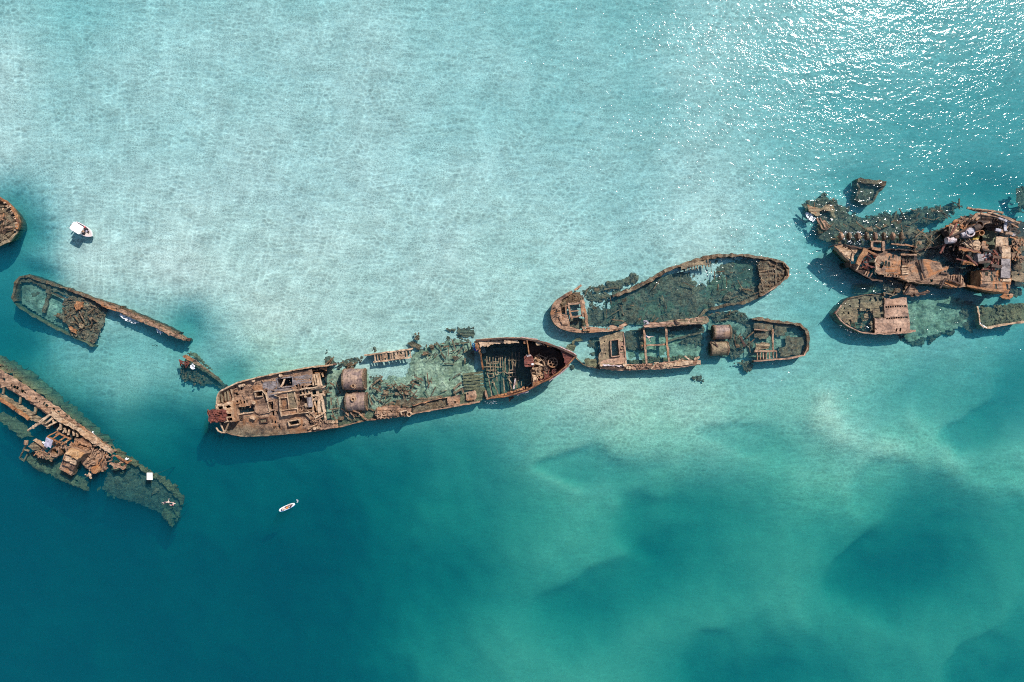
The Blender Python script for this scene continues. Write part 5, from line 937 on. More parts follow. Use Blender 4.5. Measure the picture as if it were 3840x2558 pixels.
w6 = thing('sunken_hull_section', 'dark shield-shaped sunken hull section alone above the tallest wreck', 'wreck piece', F7, (860, 240), None, -3)
MB().wall(F7, [(745, 95), (760, 240), (720, 330), (790, 385), (860, 392), (930, 355), (985, 250), (1060, 160)], -.7, -2.9, .45, .12).put('hull', M['crust'], w6)
MB().beam(F7, (745, 105), (1072, 152), (-.45, -.1), .85, .6, .15).put('cross_plate', M['crust'], w6)
MB().plate(F7, [(760, 130), (1050, 165), (970, 250), (930, 340), (860, 385), (770, 370), (750, 240)], -1.5, .2, (), .2, .4, .2).mound(F7, [(750, 120), (1040, 165), (980, 250), (940, 340), (860, 385), (760, 360)], -1.4, -.8, .3, .6, 3.2, .3).put('silted_floor', M['crust'], w6)
MB().plate(F7, [(690, 300), (740, 230), (760, 380), (820, 400), (760, 400), (700, 360)], -2.2, .3, (), .2, .4, .2).put('fallen_plate', M['crust'], w6)
rubble('small dark sunken rubble touching the right edge above the tallest wreck', S0, [(3822, 700), (3860, 690), (3860, 800), (3828, 790)], -1.6, -.6, 20, (.3, .7), seed=31, bias=.35)

# ================================================================== half-sunk hull and long wall at the left
w7 = thing('shipwreck', 'half-sunk pale-floored wreck with one long straight wall, at the left below the motor boat', 'shipwreck', S0, (330, 1160), GRP)
MB().wall(G3, [(245, 690), (218, 630), (245, 480), (290, 340), (340, 280), (400, 262), (500, 262), (640, 310), (780, 350), (1000, 425)], -.45, -3.4, .5, .12).put('hull', M['crust'], w7)
MB().wall(G3, [(1000, 425), (1200, 490), (1400, 565), (1700, 690), (1900, 745), (2075, 800)], lambda x, y: -.25+(x-1000)/1000*.9, -3.0, .4, .1).put('hull', M['crustb'], w7)
MB().wall(G3, [(245, 700), (300, 770), (450, 872), (700, 1012), (1000, 1180), (1200, 1272), (1400, 1352), (1610, 1470)], lambda x, y: -1.25+(x-245)/1350*.75, -5.5, .35, .1).put('hull', M['weed'], w7)
MB().floor(G3, [(275, 480), (340, 330), (520, 300), (900, 450), (1350, 600), (1600, 900), (1500, 1300), (1200, 1250), (900, 1110), (500, 880), (290, 730)], -1.55).put('silted_floor', M['floor'], w7)
MB().mound(G3, [(305, 320), (360, 275), (520, 265), (800, 370), (1000, 440), (1350, 570), (1480, 690), (1350, 660), (1200, 650), (1000, 560), (860, 520), (700, 470), (560, 400), (360, 370), (300, 480), (260, 500)], -1.0, -.3, .3, .6, 5.5, .3).put('crusted_side', M['crust'], w7)
MB().mound(G3, [(350, 520), (620, 460), (650, 560), (560, 650), (420, 650)], -1.6, -1.1, .35, .6, 9.5, .1).put('crusted_side', M['crust'], w7)
beams(w7, 'sunken_beam', M['crust'], G3, [(850, 500, 760, 880, -.8, .6), (800, 520, 880, 540, -.7, .8), (880, 545, 1180, 670, -.5, .3)], .4, .4)
MB().mound(G3, [(1080, 650), (1200, 600), (1340, 560), (1500, 620), (1650, 680), (1840, 800), (1850, 880), (1830, 1010), (1740, 1250), (1620, 1465), (1480, 1400), (1350, 1340), (1180, 1260), (1180, 1120), (1050, 1030), (890, 940), (1050, 880), (1090, 780)], -.75, .12, .28, .6, 7.1, .22, .6).rocks(G3, [(1100, 660), (1350, 580), (1830, 830), (1800, 1050), (1620, 1440), (1250, 1280), (1180, 1100), (920, 940), (1080, 880)], 420, (.12, .45), (-.2, .12), lambda x, y: -.45, .7, -.15).put('crusted_deck', M['crustb'], w7)
for q_, z in (([(1310, 690), (1420, 700), (1425, 800), (1330, 850), (1290, 780)], .15), ([(1180, 1120), (1330, 1200), (1300, 1255), (1200, 1180)], .2), ([(1370, 1080), (1450, 1070), (1440, 1150), (1380, 1150)], .1)):
    MB().plate(G3, q_, z, .3, (), .1, .25, .15).put('deck_plate', M['orange'] if z > .12 else M['olive'], w7)
MB().junk(G3, [(1150, 680), (1700, 750), (1700, 1200), (1400, 1250), (1200, 1150)], 24, .05, (.5, 1.6)).put('scattered_frames', M['crustb'], w7, 'stuff')
wl = [(-120, 150), (0, 185), (120, 232), (220, 262), (290, 290), (450, 362), (600, 420), (760, 500), (900, 570), (1020, 625), (1150, 672), (1112, 704), (980, 655), (880, 612), (700, 520), (560, 468), (470, 425), (330, 355), (200, 310), (70, 268), (-60, 200)]
MB().plate(G4, wl, lambda x, y: .75, .2, [blobq(205, 285, 14), blobq(80, 262, 10)], .06, .35, .08).put('long_wall', M['tan'], w7, label='long straight tan wall top running out of the wreck')
MB().wall(G4, [(-60, 190), (200, 300), (470, 415), (700, 510), (980, 645), (1120, 700)], .7, -2.5, .4, .12).put('long_wall_side', M['crustb'], w7)
MB().wall(G4, [(-100, 145), (0, 180), (220, 255), (450, 350), (760, 485), (1020, 610)], lambda x, y: .25, -2.0, .5, .15).put('weedy_flank', M['crust'], w7)
MB().rocks(G4, [(0, 170), (450, 340), (1020, 600), (1130, 650), (1000, 600), (430, 330)], 90, (.12, .35), (-.3, .1), lambda x, y: .0).rocks(G4, [(1040, 620), (1150, 660), (1120, 705), (1050, 680)], 14, (.1, .3), (0, .15), lambda x, y: .7).put('crust_lump', M['olive'], w7, 'stuff')
MB().plate(G4, [(0, 215), (180, 285), (190, 310), (60, 270), (0, 245)], .85, .1, (), .06, .3).put('rust_patch', M['orange'], w7)
MB().beam(G4, (1130, 672), (1190, 695), .2, .5, .4, .2).put('wall_end', M['dark'], w7)
for L_, q_, zs in (('small dark weed tuft under the long straight wall', [(640, 770), (720, 760), (830, 800), (760, 830), (700, 790)], (-2.2, -1.7)), ('thin dark weedy debris trailing left of the ridge fragment', [(770, 920), (840, 930), (880, 990), (1010, 1050), (1000, 1085), (900, 1050), (820, 1020)], (-2.2, -1.2))):
    rubble(L_, G4, q_, zs[0], zs[1], 20, (.15, .4), seed=33, bias=.2, name='weed_patch')

w8 = thing('sunken_hull_section', 'roof-like ridge of sunken hull between the long straight wall and the longest wreck', 'wreck piece', G4, (1270, 1110), None, -3)
MB().plate(G4, [(1085, 915), (1120, 890), (1240, 955), (1420, 1085), (1580, 1215), (1610, 1255), (1560, 1240), (1400, 1110), (1225, 995)], tilt((1090, 910, .45), (1240, 975, .25), (1590, 1240, -.7)), .3, (), .06, .3, .1).put('ridge', M['olive'], w8)
MB().plate(G4, [(1082, 905), (1130, 895), (1240, 965), (1215, 990), (1100, 930)], .5, .12, (), .06, .3).put('ridge_cap', M['orange'], w8)
MB().mound(G4, [(1110, 885), (1160, 838), (1270, 872), (1360, 960), (1430, 1020), (1540, 1170), (1620, 1250), (1560, 1220), (1400, 1080), (1240, 960)], -1.1, -.15, .3, .6, 2.5, .35, .5).put('upper_flank', M['weed'], w8)
MB().mound(G4, [(1080, 925), (1220, 995), (1400, 1110), (1590, 1250), (1690, 1330), (1700, 1400), (1560, 1380), (1440, 1300), (1300, 1330), (1150, 1290), (985, 1215), (1030, 1050)], -2.0, tilt((1100, 940, 0.05), (1000, 1200, -.9), (1650, 1350, -2.2)), .3, .6, 3.5, .3, .5).rocks(G4, [(1050, 1000), (1200, 1020), (1400, 1200), (1300, 1320), (1000, 1200)], 60, (.2, .5), (-.2, .2), lambda x, y: -1.1).put('lower_flank', M['crust'], w8)
MB().junk(G4, [(1060, 940), (1200, 1000), (1120, 1060), (1040, 1020)], 12, .0, (.4, 1.2)).put('broken_frames', M['red'], w8, 'stuff')

# ================================================================== dredger at the lower left
w9 = thing('dredger_wreck', 'long rusty dredger wreck with a pale girder, machinery and tan tank, at the lower left', 'shipwreck', S0, (300, 1640), GRP)
zs_ = tilt((0, 170, -1.7), (0, 340, .35), (1100, 1120, .35))
MB().plate(G1, [(-60, 130), (150, 230), (300, 320), (600, 545), (900, 790), (1200, 1065), (1372, 1215), (1372, 1330), (1200, 1170), (1000, 1020), (700, 800), (350, 560), (0, 340), (-60, 300)], lambda x, y: max(-2.2, min(.3, -1.9+(y-(150+x*.8))/150*2.0)), .2, (), .25, .4, .18).put('weedy_flank', M['weed'], w9)
MB().rocks(G1, [(0, 220), (300, 380), (900, 840), (1350, 1240), (1300, 1240), (700, 770), (300, 480), (0, 300)], 260, (.1, .4), (-.15, .1), lambda x, y: max(-2.0, min(.25, -1.9+(y-(150+x*.8))/150*2.0)), .6).put('crust_lump', M['crustb'], w9, 'stuff')
dh = [quad(140, 540, 30, 34, .5), quad(178, 556, 30, 34, .5), quad(212, 572, 26, 40, .5), quad(272, 606, 34, 40, .5), quad(302, 630, 26, 26, .5), quad(50, 470, 24, 36, .5), quad(540, 762, 26, 40, .5), quad(572, 790, 34, 26, .5), [(655, 880), (680, 885), (800, 955), (800, 985), (750, 965), (655, 905)], [(820, 985), (860, 1000), (975, 1060), (968, 1085), (900, 1050), (825, 1010)], quad(660, 830, 40, 18, .5), quad(712, 864, 32, 22, .5), quad(820, 920, 36, 16, .5), quad(998, 1095, 40, 24, -.4), quad(1050, 1125, 50, 28, -.5), quad(1108, 1158, 46, 30, .2), quad(1140, 1188, 26, 18), quad(1200, 1210, 40, 26, -.3), quad(1243, 1270, 26, 18), quad(1330, 1298, 40, 26), quad(15, 560, 20, 20), quad(440, 700, 24, 18, .5), quad(480, 735, 20, 26, .5)]
MB().plate(G1, [(-60, 300), (0, 345), (200, 470), (350, 565), (600, 730), (800, 880), (1000, 1035), (1200, 1185), (1372, 1320), (1372, 1380), (1250, 1290), (1110, 1195), (980, 1100), (800, 1000), (640, 920), (600, 895), (560, 860), (440, 790), (380, 745), (250, 660), (120, 590), (0, 535), (-60, 500)], .6, .15, dh, .1, .35, .12).put('side_deck', M['tan'], w9)
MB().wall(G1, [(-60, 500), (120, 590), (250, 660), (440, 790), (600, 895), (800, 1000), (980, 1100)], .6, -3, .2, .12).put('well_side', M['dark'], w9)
gd = [(600, 900), (640, 880), (620, 845), (655, 858), (668, 880), (760, 945), (860, 1005), (965, 1065), (1060, 1120), (1180, 1185), (1250, 1250), (1380, 1345), (1375, 1372), (1260, 1292), (1180, 1255), (1130, 1240), (1080, 1190), (1000, 1150), (955, 1100), (880, 1065), (800, 1025), (720, 985), (670, 955), (640, 925)]
MB().plate(G1, gd, 1.7, .35, (), .05, .3, .06).put('pale_girder', M['pale'], w9, label='long pale girder along the top of the dredger')
MB().plate(G2, [(-5, 200), (60, 235), (150, 300), (215, 350), (250, 372), (330, 415), (412, 470), (400, 485), (320, 440), (240, 388), (165, 355), (120, 315), (0, 240)], 1.65, .35, (), .06, .3).put('pale_girder', M['pale'], w9)
MB().wall(G1, [(650, 920), (760, 985), (960, 1090), (1130, 1215), (1370, 1365)], 1.5, -1.5, .2, .1, gap=.3).put('girder_web', M['tan'], w9)
MB().plate(G1, [(-60, 620), (0, 640), (120, 690), (250, 775), (350, 840), (420, 885), (520, 945), (640, 1025), (560, 1035), (450, 1000), (340, 945), (150, 820), (0, 705), (-60, 670)], .2, .12, [blobq(300, 850, 14)], .1, .35, .1).put('inner_deck', M['olive'], w9)
beams(w9, 'well_tie', M['olive'], G1, [(45, 560, 28, 645, .5, .3), (250, 675, 230, 765, .5, .3), (432, 805, 418, 890, .5, .4), (1020, 1150, 1010, 1250, .6, .3)], .3, .3)
beams(w9, 'edge_rail', M['orange'], G1, [(-40, 690, 180, 835, .7, .45), (180, 835, 352, 950, .7, .5)], .4, .6)
MB().plate(G1, [(-60, 860), (60, 880), (150, 930), (260, 985), (330, 1065), (420, 1175), (330, 1150), (270, 1190), (150, 1085), (0, 985), (-60, 950)], -1.3, .15, (), .25, .4, .2).put('sunken_deck', M['weed'], w9)
MB().pipe(G1, [(342, 1093, 1.8), (400, 1052, 2.0), (430, 1040, 2.1), (455, 1022, 2.1), (482, 1010, 2.2), (612, 900, 2.2)], .2, 8).put('spar', M['pale'], w9)
MB().rocks(G1, [(405, 1025), (455, 1020), (440, 1060), (405, 1060)], 7, (.2, .4), (-.05, .05), lambda x, y: 2.1).put('spar_crust', M['pale'], w9, 'stuff')
beams(w9, 'girder_rib', M['pale'], G1, [(480, 975, 600, 900, 1.2, .2), (545, 1010, 655, 930, 1.4, .35), (590, 1035, 690, 985, 1.2, .25), (470, 980, 590, 1050, .7, .25), (640, 940, 660, 1010, 1.2, .25), (735, 990, 740, 1085, 1.2, .3), (745, 1030, 700, 1090, .9, .25), (785, 1060, 800, 1120, 1.0, .28), (840, 1080, 835, 1150, 1.0, .25), (890, 1095, 900, 1160, 1.0, .25), (930, 1120, 945, 1170, 1.0, .25), (800, 1060, 770, 1120, .8, .2), (575, 1045, 600, 1060, .5, .5), (1150, 1280, 1215, 1278, 1.4, .2), (1245, 1290, 1225, 1330, 1.3, .2), (1300, 1320, 1310, 1370, 1.2, .3)], .25, .3)
MB().plate(G1, [(620, 960), (760, 1000), (980, 1130), (1000, 1200), (860, 1190), (640, 1050)], -.6, .12, (), .15, .4, .1).put('sunken_floor', M['dark'], w9)
beams(w9, 'frame_bar', M['orange'], G1, [(575, 1168, 690, 1108, 2.6, .2), (640, 1192, 735, 1130, 2.6, .22), (700, 1238, 800, 1168, 2.4, .26), (758, 1265, 862, 1190, 2.2, .24), (575, 1170, 715, 1238, 2.6, .24), (690, 1108, 850, 1195, 2.4, .22), (655, 1215, 735, 1240, 2.3, .3), (680, 1150, 720, 1130, 2.4, .35)], .24, .2)
MB().plate(G1, [(567, 1175), (648, 1210), (622, 1308), (585, 1285), (575, 1310), (538, 1278)], 2.9, .08, (), .02, .4, .02).put('grey_panel', rust('lavender_sheet', (.36, .34, .42), (.28, .26, .33), (.45, .43, .50), .8, rough=.5, bump=.15), w9, label='flat lavender-grey sheet among the dredger machinery')
beams(w9, 'panel_strut', M['white'], G1, [(515, 1232, 545, 1252, 2.6, .2)], .2)
MB().plate(G1, [(405, 1218), (430, 1200), (545, 1258), (560, 1310), (540, 1312), (470, 1260)], 2.2, .4, (), .05, .3, .05).put('machine_casing', M['pale'], w9)
MB().plate(G1, [(360, 1275), (400, 1240), (470, 1262), (500, 1310), (470, 1345), (400, 1330), (362, 1300)], 1.6, .8, [blobq(480, 1318, 12)], .08, .3, .2).put('machine_casing', M['olive'], w9)
MB().plate(G1, [(480, 1345), (560, 1385), (640, 1445), (620, 1465), (540, 1425), (470, 1375)], 1.3, .4, (), .08, .3, .15).put('machine_casing', M['olive'], w9)
MB().junk(G1, [(360, 1280), (560, 1290), (640, 1440), (560, 1430), (440, 1400), (360, 1340)], 40, 1.1, (.4, 1.6), (.1, .3)).put('machinery', M['tan'], w9, 'stuff')
MB().post(G1, (668, 1358), .95, -.5, 1.3, 18, True).put('gear_ring', M['tan'], w9)
MB().junk(G1, [(640, 1240), (900, 1220), (1000, 1300), (860, 1340), (700, 1330)], 40, 1.0, (.5, 1.8), (.1, .3)).put('machinery', M['tan'], w9, 'stuff')
for q_, z in (([(690, 1260), (790, 1250), (800, 1320), (690, 1320)], 1.0), ([(640, 1390), (720, 1375), (700, 1425), (640, 1420)], .9), ([(900, 1200), (1010, 1180), (1140, 1280), (1040, 1290)], .9), ([(960, 1300), (1170, 1350), (1150, 1420), (1000, 1380)], .8)):
    MB().plate(G1, q_, z, .2, [blobq(q_[0][0]+50, q_[0][1]+30, 12)], .12, .3, .2).put('deck_plate', M['tan'], w9)
# tan tank with a stepped front
MB().plate(G1, [(862, 1308), (940, 1335), (1022, 1382), (985, 1425), (940, 1452), (870, 1405), (795, 1378)], 3.0, .3, [blobq(880, 1432-10, 9)], .02, .4, .05).put('tank_top', rust('rust_sand', (.44, .26, .13), (.28, .14, .06), (.52, .36, .22), 1.0, (.48, .22, .07)), w9, label='pale orange tank top')
for k, (z, a, b) in enumerate(((2.5, 0, .36), (1.9, .33, .68), (1.2, .65, 1.0))):
    p, q, r, s_ = (795, 1378), (940, 1452), (870, 1640), (735, 1560)
    L = lambda u, v, t: (u[0]+(v[0]-u[0])*t, u[1]+(v[1]-u[1])*t)
    MB().plate(G1, [L(p, s_, a), L(q, r, a), L(q, r, b), L(p, s_, b)], z, .3, (), .07, .3, .1).put('tank_front', M['tan' if k else 'pale'], w9)
MB().wall(G1, [(862, 1308), (1022, 1382), (940, 1452), (870, 1640), (735, 1560), (795, 1378)], lambda x, y: 2.9 if y < 1460 else 1.0, -.5, .15, .03, True).put('tank_side', M['tan'], w9)
MB().pipe(G1, [(322, 1218, 1.6), (318, 1262, 1.5)], .35, 8).put('bollard', M['tan'], w9)
beams(w9, 'davit', M['olive'], G1, [(310, 1275, 238, 1430, (1.0, -.6), .2), (300, 1325, 345, 1345, .6, .3), (240, 1430, 300, 1470, -.7, .3), (290, 1460, 345, 1370, -.5, .25)], .22)
MB().mound(S0, [(75, 1722), (112, 1690), (150, 1705), (215, 1735), (260, 1760), (320, 1805), (335, 1850), (300, 1842), (210, 1805), (120, 1765)], -1.4, -.35, .3, .6, 4.7, .35, .5).put('sunken_deck', M['weed'], w9)
MB().mound(G2, [(-100, 330), (60, 300), (90, 290), (200, 370), (320, 440), (420, 490), (380, 620), (430, 650), (330, 720), (250, 690), (230, 640), (150, 710), (0, 560), (-100, 500)], .1, .85, .28, .6, 6.7, .3, .4).put('crusted_deck', M['tan'], w9)
MB().plate(G2, [(455, 505), (520, 540), (605, 590), (655, 575), (600, 625), (580, 665), (545, 690), (480, 660), (430, 650), (370, 615), (410, 490)], .9, .2, [[(420, 520), (460, 510), (520, 590), (470, 610), (390, 590)], [(515, 610), (565, 600), (580, 630), (540, 655), (515, 640)], quad(455, 665, 34, 20)], .1, .3, .1).put('end_frame', M['tan'], w9)
beams(w9, 'frame_bar', M['orange'], G2, [(455, 508, 612, 605, 1.3, .3), (600, 600, 655, 572, 1.1, .3), (350, 470, 250, 610, 1.1, .2)], .3, .3)
MB().post(G2, (185, 690), .75, .2, 1.0, 14).put('capstan', M['orange'], w9)
MB().junk(G2, [(-60, 380), (100, 330), (350, 470), (380, 610), (200, 640), (0, 540)], 34, .9, (.5, 1.8), (.1, .25)).put('scattered_frames', M['tan'], w9, 'stuff')
MB().rocks(G2, [(60, 740), (150, 740), (160, 810), (110, 800)], 14, (.2, .4), (-.1, .2), lambda x, y: .0).put('crust_lump', M['pale'], w9, 'stuff')
MB().plate(G2, [(420, 380), (560, 480), (690, 550), (870, 690), (930, 715), (1080, 800), (1220, 895), (1315, 1005), (1335, 1080), (1290, 1130), (1240, 1060), (1190, 990), (1060, 865), (930, 785), (860, 735), (800, 700), (690, 610), (560, 560), (440, 450)], lambda x, y: -.3-(x-420)/900*1.25, .3, (), .2, .4, .2).put('weedy_flank', M['weed'], w9)
MB().rocks(G2, [(430, 400), (700, 570), (930, 730), (1220, 900), (1320, 1060), (1180, 960), (920, 770), (690, 600)], 150, (.12, .4), (-.2, .1), lambda x, y: -.35-(x-420)/900*1.25, .6).put('crust_lump', M['weed'], w9, 'stuff')
MB().mound(G2, [(230, 760), (400, 720), (560, 700), (680, 640), (800, 720), (880, 800), (1050, 880), (1000, 940), (840, 1090), (720, 1090), (600, 930), (430, 960), (380, 1110), (250, 1050), (210, 880)], -2.6, -1.9, .4, .4, 8.7, .25).put('silted_floor', M['weed'], w9)
MB().floor(G2, [(380, 560), (560, 600), (700, 600), (900, 760), (1080, 850), (1200, 980), (1290, 1090), (1240, 1260), (1180, 1380), (980, 1300), (700, 1180), (400, 1080), (200, 960), (300, 720)], lambda x, y: -1.5-(y-560)/800*1.1).put('sunken_hull', M['crust'], w9)
MB().mound(G2, [(130, 960), (200, 900), (220, 940), (160, 1010)], -2.2, -1.4, .3, .6, 1.7, .4).put('sunken_plate', M['weed'], w9)
MB().mound(G2, [(880, 950), (960, 920), (1010, 950), (960, 1000), (870, 1060), (850, 1050)], -1.8, -1.0, .3, .6, 2.7, .4, .4).put('sunken_winch', M['crustb'], w9)
MB().mound(G2, [(1020, 1175), (1100, 1190), (1240, 1240), (1245, 1300), (1200, 1400), (1165, 1400), (1170, 1465), (1110, 1450), (1060, 1370), (985, 1310)], -1.9, -.9, .3, .6, 3.9, .4, .4).put('sunken_end', M['weed'], w9)

w10 = thing('shipwreck', 'round dark-decked wreck with an orange-brown rim, cut off by the left edge', 'shipwreck', G5, (60, 820), GRP)
rim = [(-300, 380), (0, 408), (120, 478), (220, 600), (295, 720), (330, 850), (308, 985), (250, 1100), (150, 1190), (0, 1258), (-200, 1300)]
MB().wall(G5, rim[:7], 1.0, -4, .55, .1, lean=(-150, 850, .35)).put('rim', M['orange'], w10); MB().wall(G5, rim[6:], lambda x, y: .75, -4, .5, .1, lean=(-150, 850, .35)).put('rim', M['olive'], w10)
MB().plate(G5, [(-300, 430), (0, 470), (90, 520), (180, 620), (245, 730), (285, 850), (270, 980), (220, 1080), (130, 1160), (0, 1225), (-250, 1260)], .15, .2, [], .1, .4, .2).put('deck', M['crust'], w10)
MB().mound(G5, [(-300, 560), (0, 560), (80, 610), (150, 700), (200, 820), (230, 960), (200, 1060), (120, 1150), (0, 1210), (-250, 1240)], .2, .75, .28, .6, 3.1, .3, .5).put('crusted_deck', M['crustb'], w10)
m_ = MB()
for x, y in ((40, 620), (110, 560), (140, 590), (180, 650), (210, 690), (240, 760), (270, 800), (280, 870), (280, 930), (260, 1000), (160, 570), (60, 500)): m_.beam(G5, (x, y), (x+24, y-14), 1.15, .25, .3, .25)
m_.put('rim_frames', M['pale'], w10, 'stuff')
MB().junk(G5, [(-100, 600), (60, 620), (150, 780), (180, 980), (50, 1050), (-100, 1000)], 26, .7, (.5, 1.6)).put('scattered_frames', M['tan'], w10, 'stuff')
MB().rocks(G5, [(0, 1080), (180, 1060), (130, 1160), (0, 1220)], 60, (.1, .3), (0, .1), lambda x, y: .5).put('crust_lump', M['olive'], w10, 'stuff')

# ================================================================== people
SKIN = plain('skin', (.52, .30, .21), .5, .08); HAIR = plain('dark_hair', (.03, .02, .018), .5, .1)
def person(label, F, J, cloth=(), hair=HAIR, group=None, skin=SKIN, hat=None):
    """one continuous skinned body; J maps joints to (x, y, z) in the frame's plan"""
    Wd = {k: Vector(pt(F, *v)) for k, v in J.items()}
    org = Wd['pelvis'].copy(); names = []; V = []; E = []; R = []
    def v(p, r): V.append(p-org); R.append(r); return len(V)-1
    rad = dict(pelvis=.135, waist=.115, chest=.14, neck=.055, head=.095, sh=.062, el=.042, wr=.03, ha=.038, hip=.092, kn=.058, an=.038, ft=.034)
    Wd['waist'] = Wd['pelvis'].lerp(Wd['chest'], .5)
    ids = {k: v(Wd[k], rad[k]) for k in ('pelvis', 'waist', 'chest', 'neck', 'head')}
    E += [(ids['pelvis'], ids['waist']), (ids['waist'], ids['chest']), (ids['chest'], ids['neck']), (ids['neck'], ids['head'])]
    up = (Wd['head']-Wd['neck']).normalized(); E.append((ids['head'], v(Wd['head']+up*.09, .07)))
    for s in 'lr':
        a = ids['chest']
        for k in ('sh', 'el', 'wr'): b = v(Wd[s+k], rad[k]); E.append((a, b)); a = b
        d = (Wd[s+'wr']-Wd[s+'el']).normalized(); u = d.cross(Vector((0, 0, 1))); u = u.normalized() if u.length > .1 else Vector((1, 0, 0))
        h = v(Wd[s+'wr']+d*.08, .032); E.append((a, h))
        for q, L in ((-.03, .075), (-.01, .09), (.01, .085), (.03, .065)):
            f = v(Wd[s+'wr']+d*(.09+L*.5)+u*q*1.2, .010); g_ = v(Wd[s+'wr']+d*(.08+L)+u*q*1.4-Vector((0, 0, .012)), .008); E += [(h, f), (f, g_)]
        th = v(Wd[s+'wr']+d*.06+u*.055*(1 if s == 'l' else -1), .011); E.append((a, th))
        a = ids['pelvis']
        for k in ('hip', 'kn', 'an', 'ft'): b = v(Wd[s+k], rad[k]); E.append((a, b)); a = b
    me = bpy.data.meshes.new('person'); me.from_pydata([tuple(p) for p in V], E, []); me.materials.append(skin)
    o = bpy.data.objects.new('person', me); col.objects.link(o); o.location = org
    bpy.context.view_layer.update()
    sk = o.modifiers.new('body', 'SKIN'); sk.use_smooth_shade = True
    for i, r in enumerate(R): me.skin_vertices[0].data[i].radius = (r, r); me.skin_vertices[0].data[i].use_root = (i == 0)
    sb = o.modifiers.new('smooth', 'SUBSURF'); sb.levels = 1; sb.render_levels = 1
    tag(o, label, 'person', group)
    for nm, chains, mt in cloth:
        m = MB()
        for ch in chains:
            P = [Wd[a] if isinstance(a, str) else Wd[a[0]].lerp(Wd[a[1]], a[2]) for a, r in ch]; m.tube(P, [r for a, r in ch], 10)
        m.put(nm, mt, o)
    hc = Wd['head']+up*.045+Vector((0, 0, .02))
    MB().rock((hc.x, hc.y, hc.z), .112 if hat is None else .15, .85, .05).put('hair' if hat is None else 'hat', hair if hat is None else hat, o)
    return o
def floating(label, F, head, pel, lh, rh, lf, rf, z=.0, cloth=(), scale=1.0, **kw):
    """a swimmer stretched out at the surface: plan points for head, pelvis, hands and feet"""
    L = lambda a, b, t: (a[0]+(b[0]-a[0])*t, a[1]+(b[1]-a[1])*t)
    chest = L(pel, head, .58); neck = L(pel, head, .8); dx, dy = head[0]-pel[0], head[1]-pel[1]; n = math.hypot(dx, dy); nx, ny = -dy/n, dx/n
    w = PPM/F[2]
    if (lh[0]-chest[0])*nx+(lh[1]-chest[1])*ny < 0: nx, ny = -nx, -ny
    J = dict(head=(*head, z+.05), neck=(*neck, z+.02), chest=(*chest, z), pelvis=(*pel, z-.02),
      lsh=(chest[0]+nx*.19*w+dx*.1, chest[1]+ny*.19*w+dy*.1, z), rsh=(chest[0]-nx*.19*w+dx*.1, chest[1]-ny*.19*w+dy*.1, z),
      lhip=(pel[0]+nx*.1*w-dx*.08, pel[1]+ny*.1*w-dy*.08, z-.03), rhip=(pel[0]-nx*.1*w-dx*.08, pel[1]-ny*.1*w-dy*.08, z-.03))
    for s, hnd, ft in (('l', lh, lf), ('r', rh, rf)):
        J[s+'el'] = (*L(J[s+'sh'][:2], hnd, .5), z-.03); J[s+'wr'] = (*L(J[s+'sh'][:2], hnd, .86), z-.03)
        J[s+'kn'] = (*L(J[s+'hip'][:2], ft, .48), z-.05); J[s+'an'] = (*L(J[s+'hip'][:2], ft, .9), z-.03); J[s+'ft'] = (*ft, z-.02)
    return person(label, F, J, cloth, **kw)
SHORTS = lambda mt: ('swim_shorts', [[(('pelvis', 'waist', .5), .14), ('pelvis', .16), (('pelvis', 'lhip', .5), .13)], [('lhip', .115), (('lhip', 'lkn', .55), .09)], [('rhip', .115), (('rhip', 'rkn', .55), .09)]], mt)
BLUE = plain('blue_cloth', (.10, .16, .30), .8); NAVY = plain('navy_cloth', (.015, .018, .05), .8); WHT = plain('white_cloth', (.78, .76, .76), .8); MAROON = plain('maroon_cloth', (.16, .02, .05), .8)
PINK = plain('coral_cap', (.75, .12, .12), .7); ORANGE = plain('orange_cloth', (.75, .25, .05), .7); PSKIN = plain('pale_skin', (.66, .46, .38), .5, .06)
floating('person swimming face down in blue shorts beside the cross beams', F6, (1506, 496), (1448, 468), (1552, 470), (1508, 552), (1382, 436), (1368, 490), .03, [SHORTS(BLUE)], skin=PSKIN)
floating('person swimming with one arm raised, left of two swimmers over the sunken dredger end', G2, (1152, 1096), (1092, 1106), (1138, 1060), (1178, 1104), (1040, 1114), (1056, 1130), .02, [SHORTS(NAVY)], group='swimmers over the sunken dredger', skin=PSKIN)
floating('person curled in the water, right of two swimmers over the sunken dredger end', G2, (1206, 1104), (1186, 1136), (1168, 1104), (1216, 1120), (1140, 1138), (1150, 1146), .02, [SHORTS(MAROON)], group='swimmers over the sunken dredger', skin=PSKIN)

# ================================================================== paddle board
sup = thing('paddle_board', 'white paddle board with blue rails and dark deck pad on the deep water', 'paddle board', G7, (1000, 815), None, 0.0)
so = [(603, 965), (618, 1012), (690, 1026), (800, 1002), (980, 934), (1150, 852), (1300, 762), (1388, 688), (1372, 640), (1345, 608), (1250, 614), (1100, 658), (900, 745), (760, 810), (660, 872), (618, 925)]
MB().plate(G7, so, .16, .06, (), 0, .15, 0).put('deck', M['white'], sup)
MB().plate(G7, [(x+4, y+14) for x, y in so], .09, .16, (), 0, .15, 0).put('rails', plain('board_blue', (.12, .38, .80), .35), sup)
MB().plate(G7, [(868, 802), (1060, 712), (1180, 668), (1260, 662), (1290, 690), (1215, 790), (1130, 846), (930, 914), (885, 905)], .185, .02, (), 0, .15, 0).put('deck_pad', plain('navy_foam', (.02, .025, .06), .8), sup)
MB().plate(G7, [(690, 1000), (770, 970), (800, 990), (740, 1015)], .185, .02, (), 0, .15, 0).put('nose_stripe', plain('board_stripe', (.05, .25, .65), .4), sup)
def J_(**k): return k
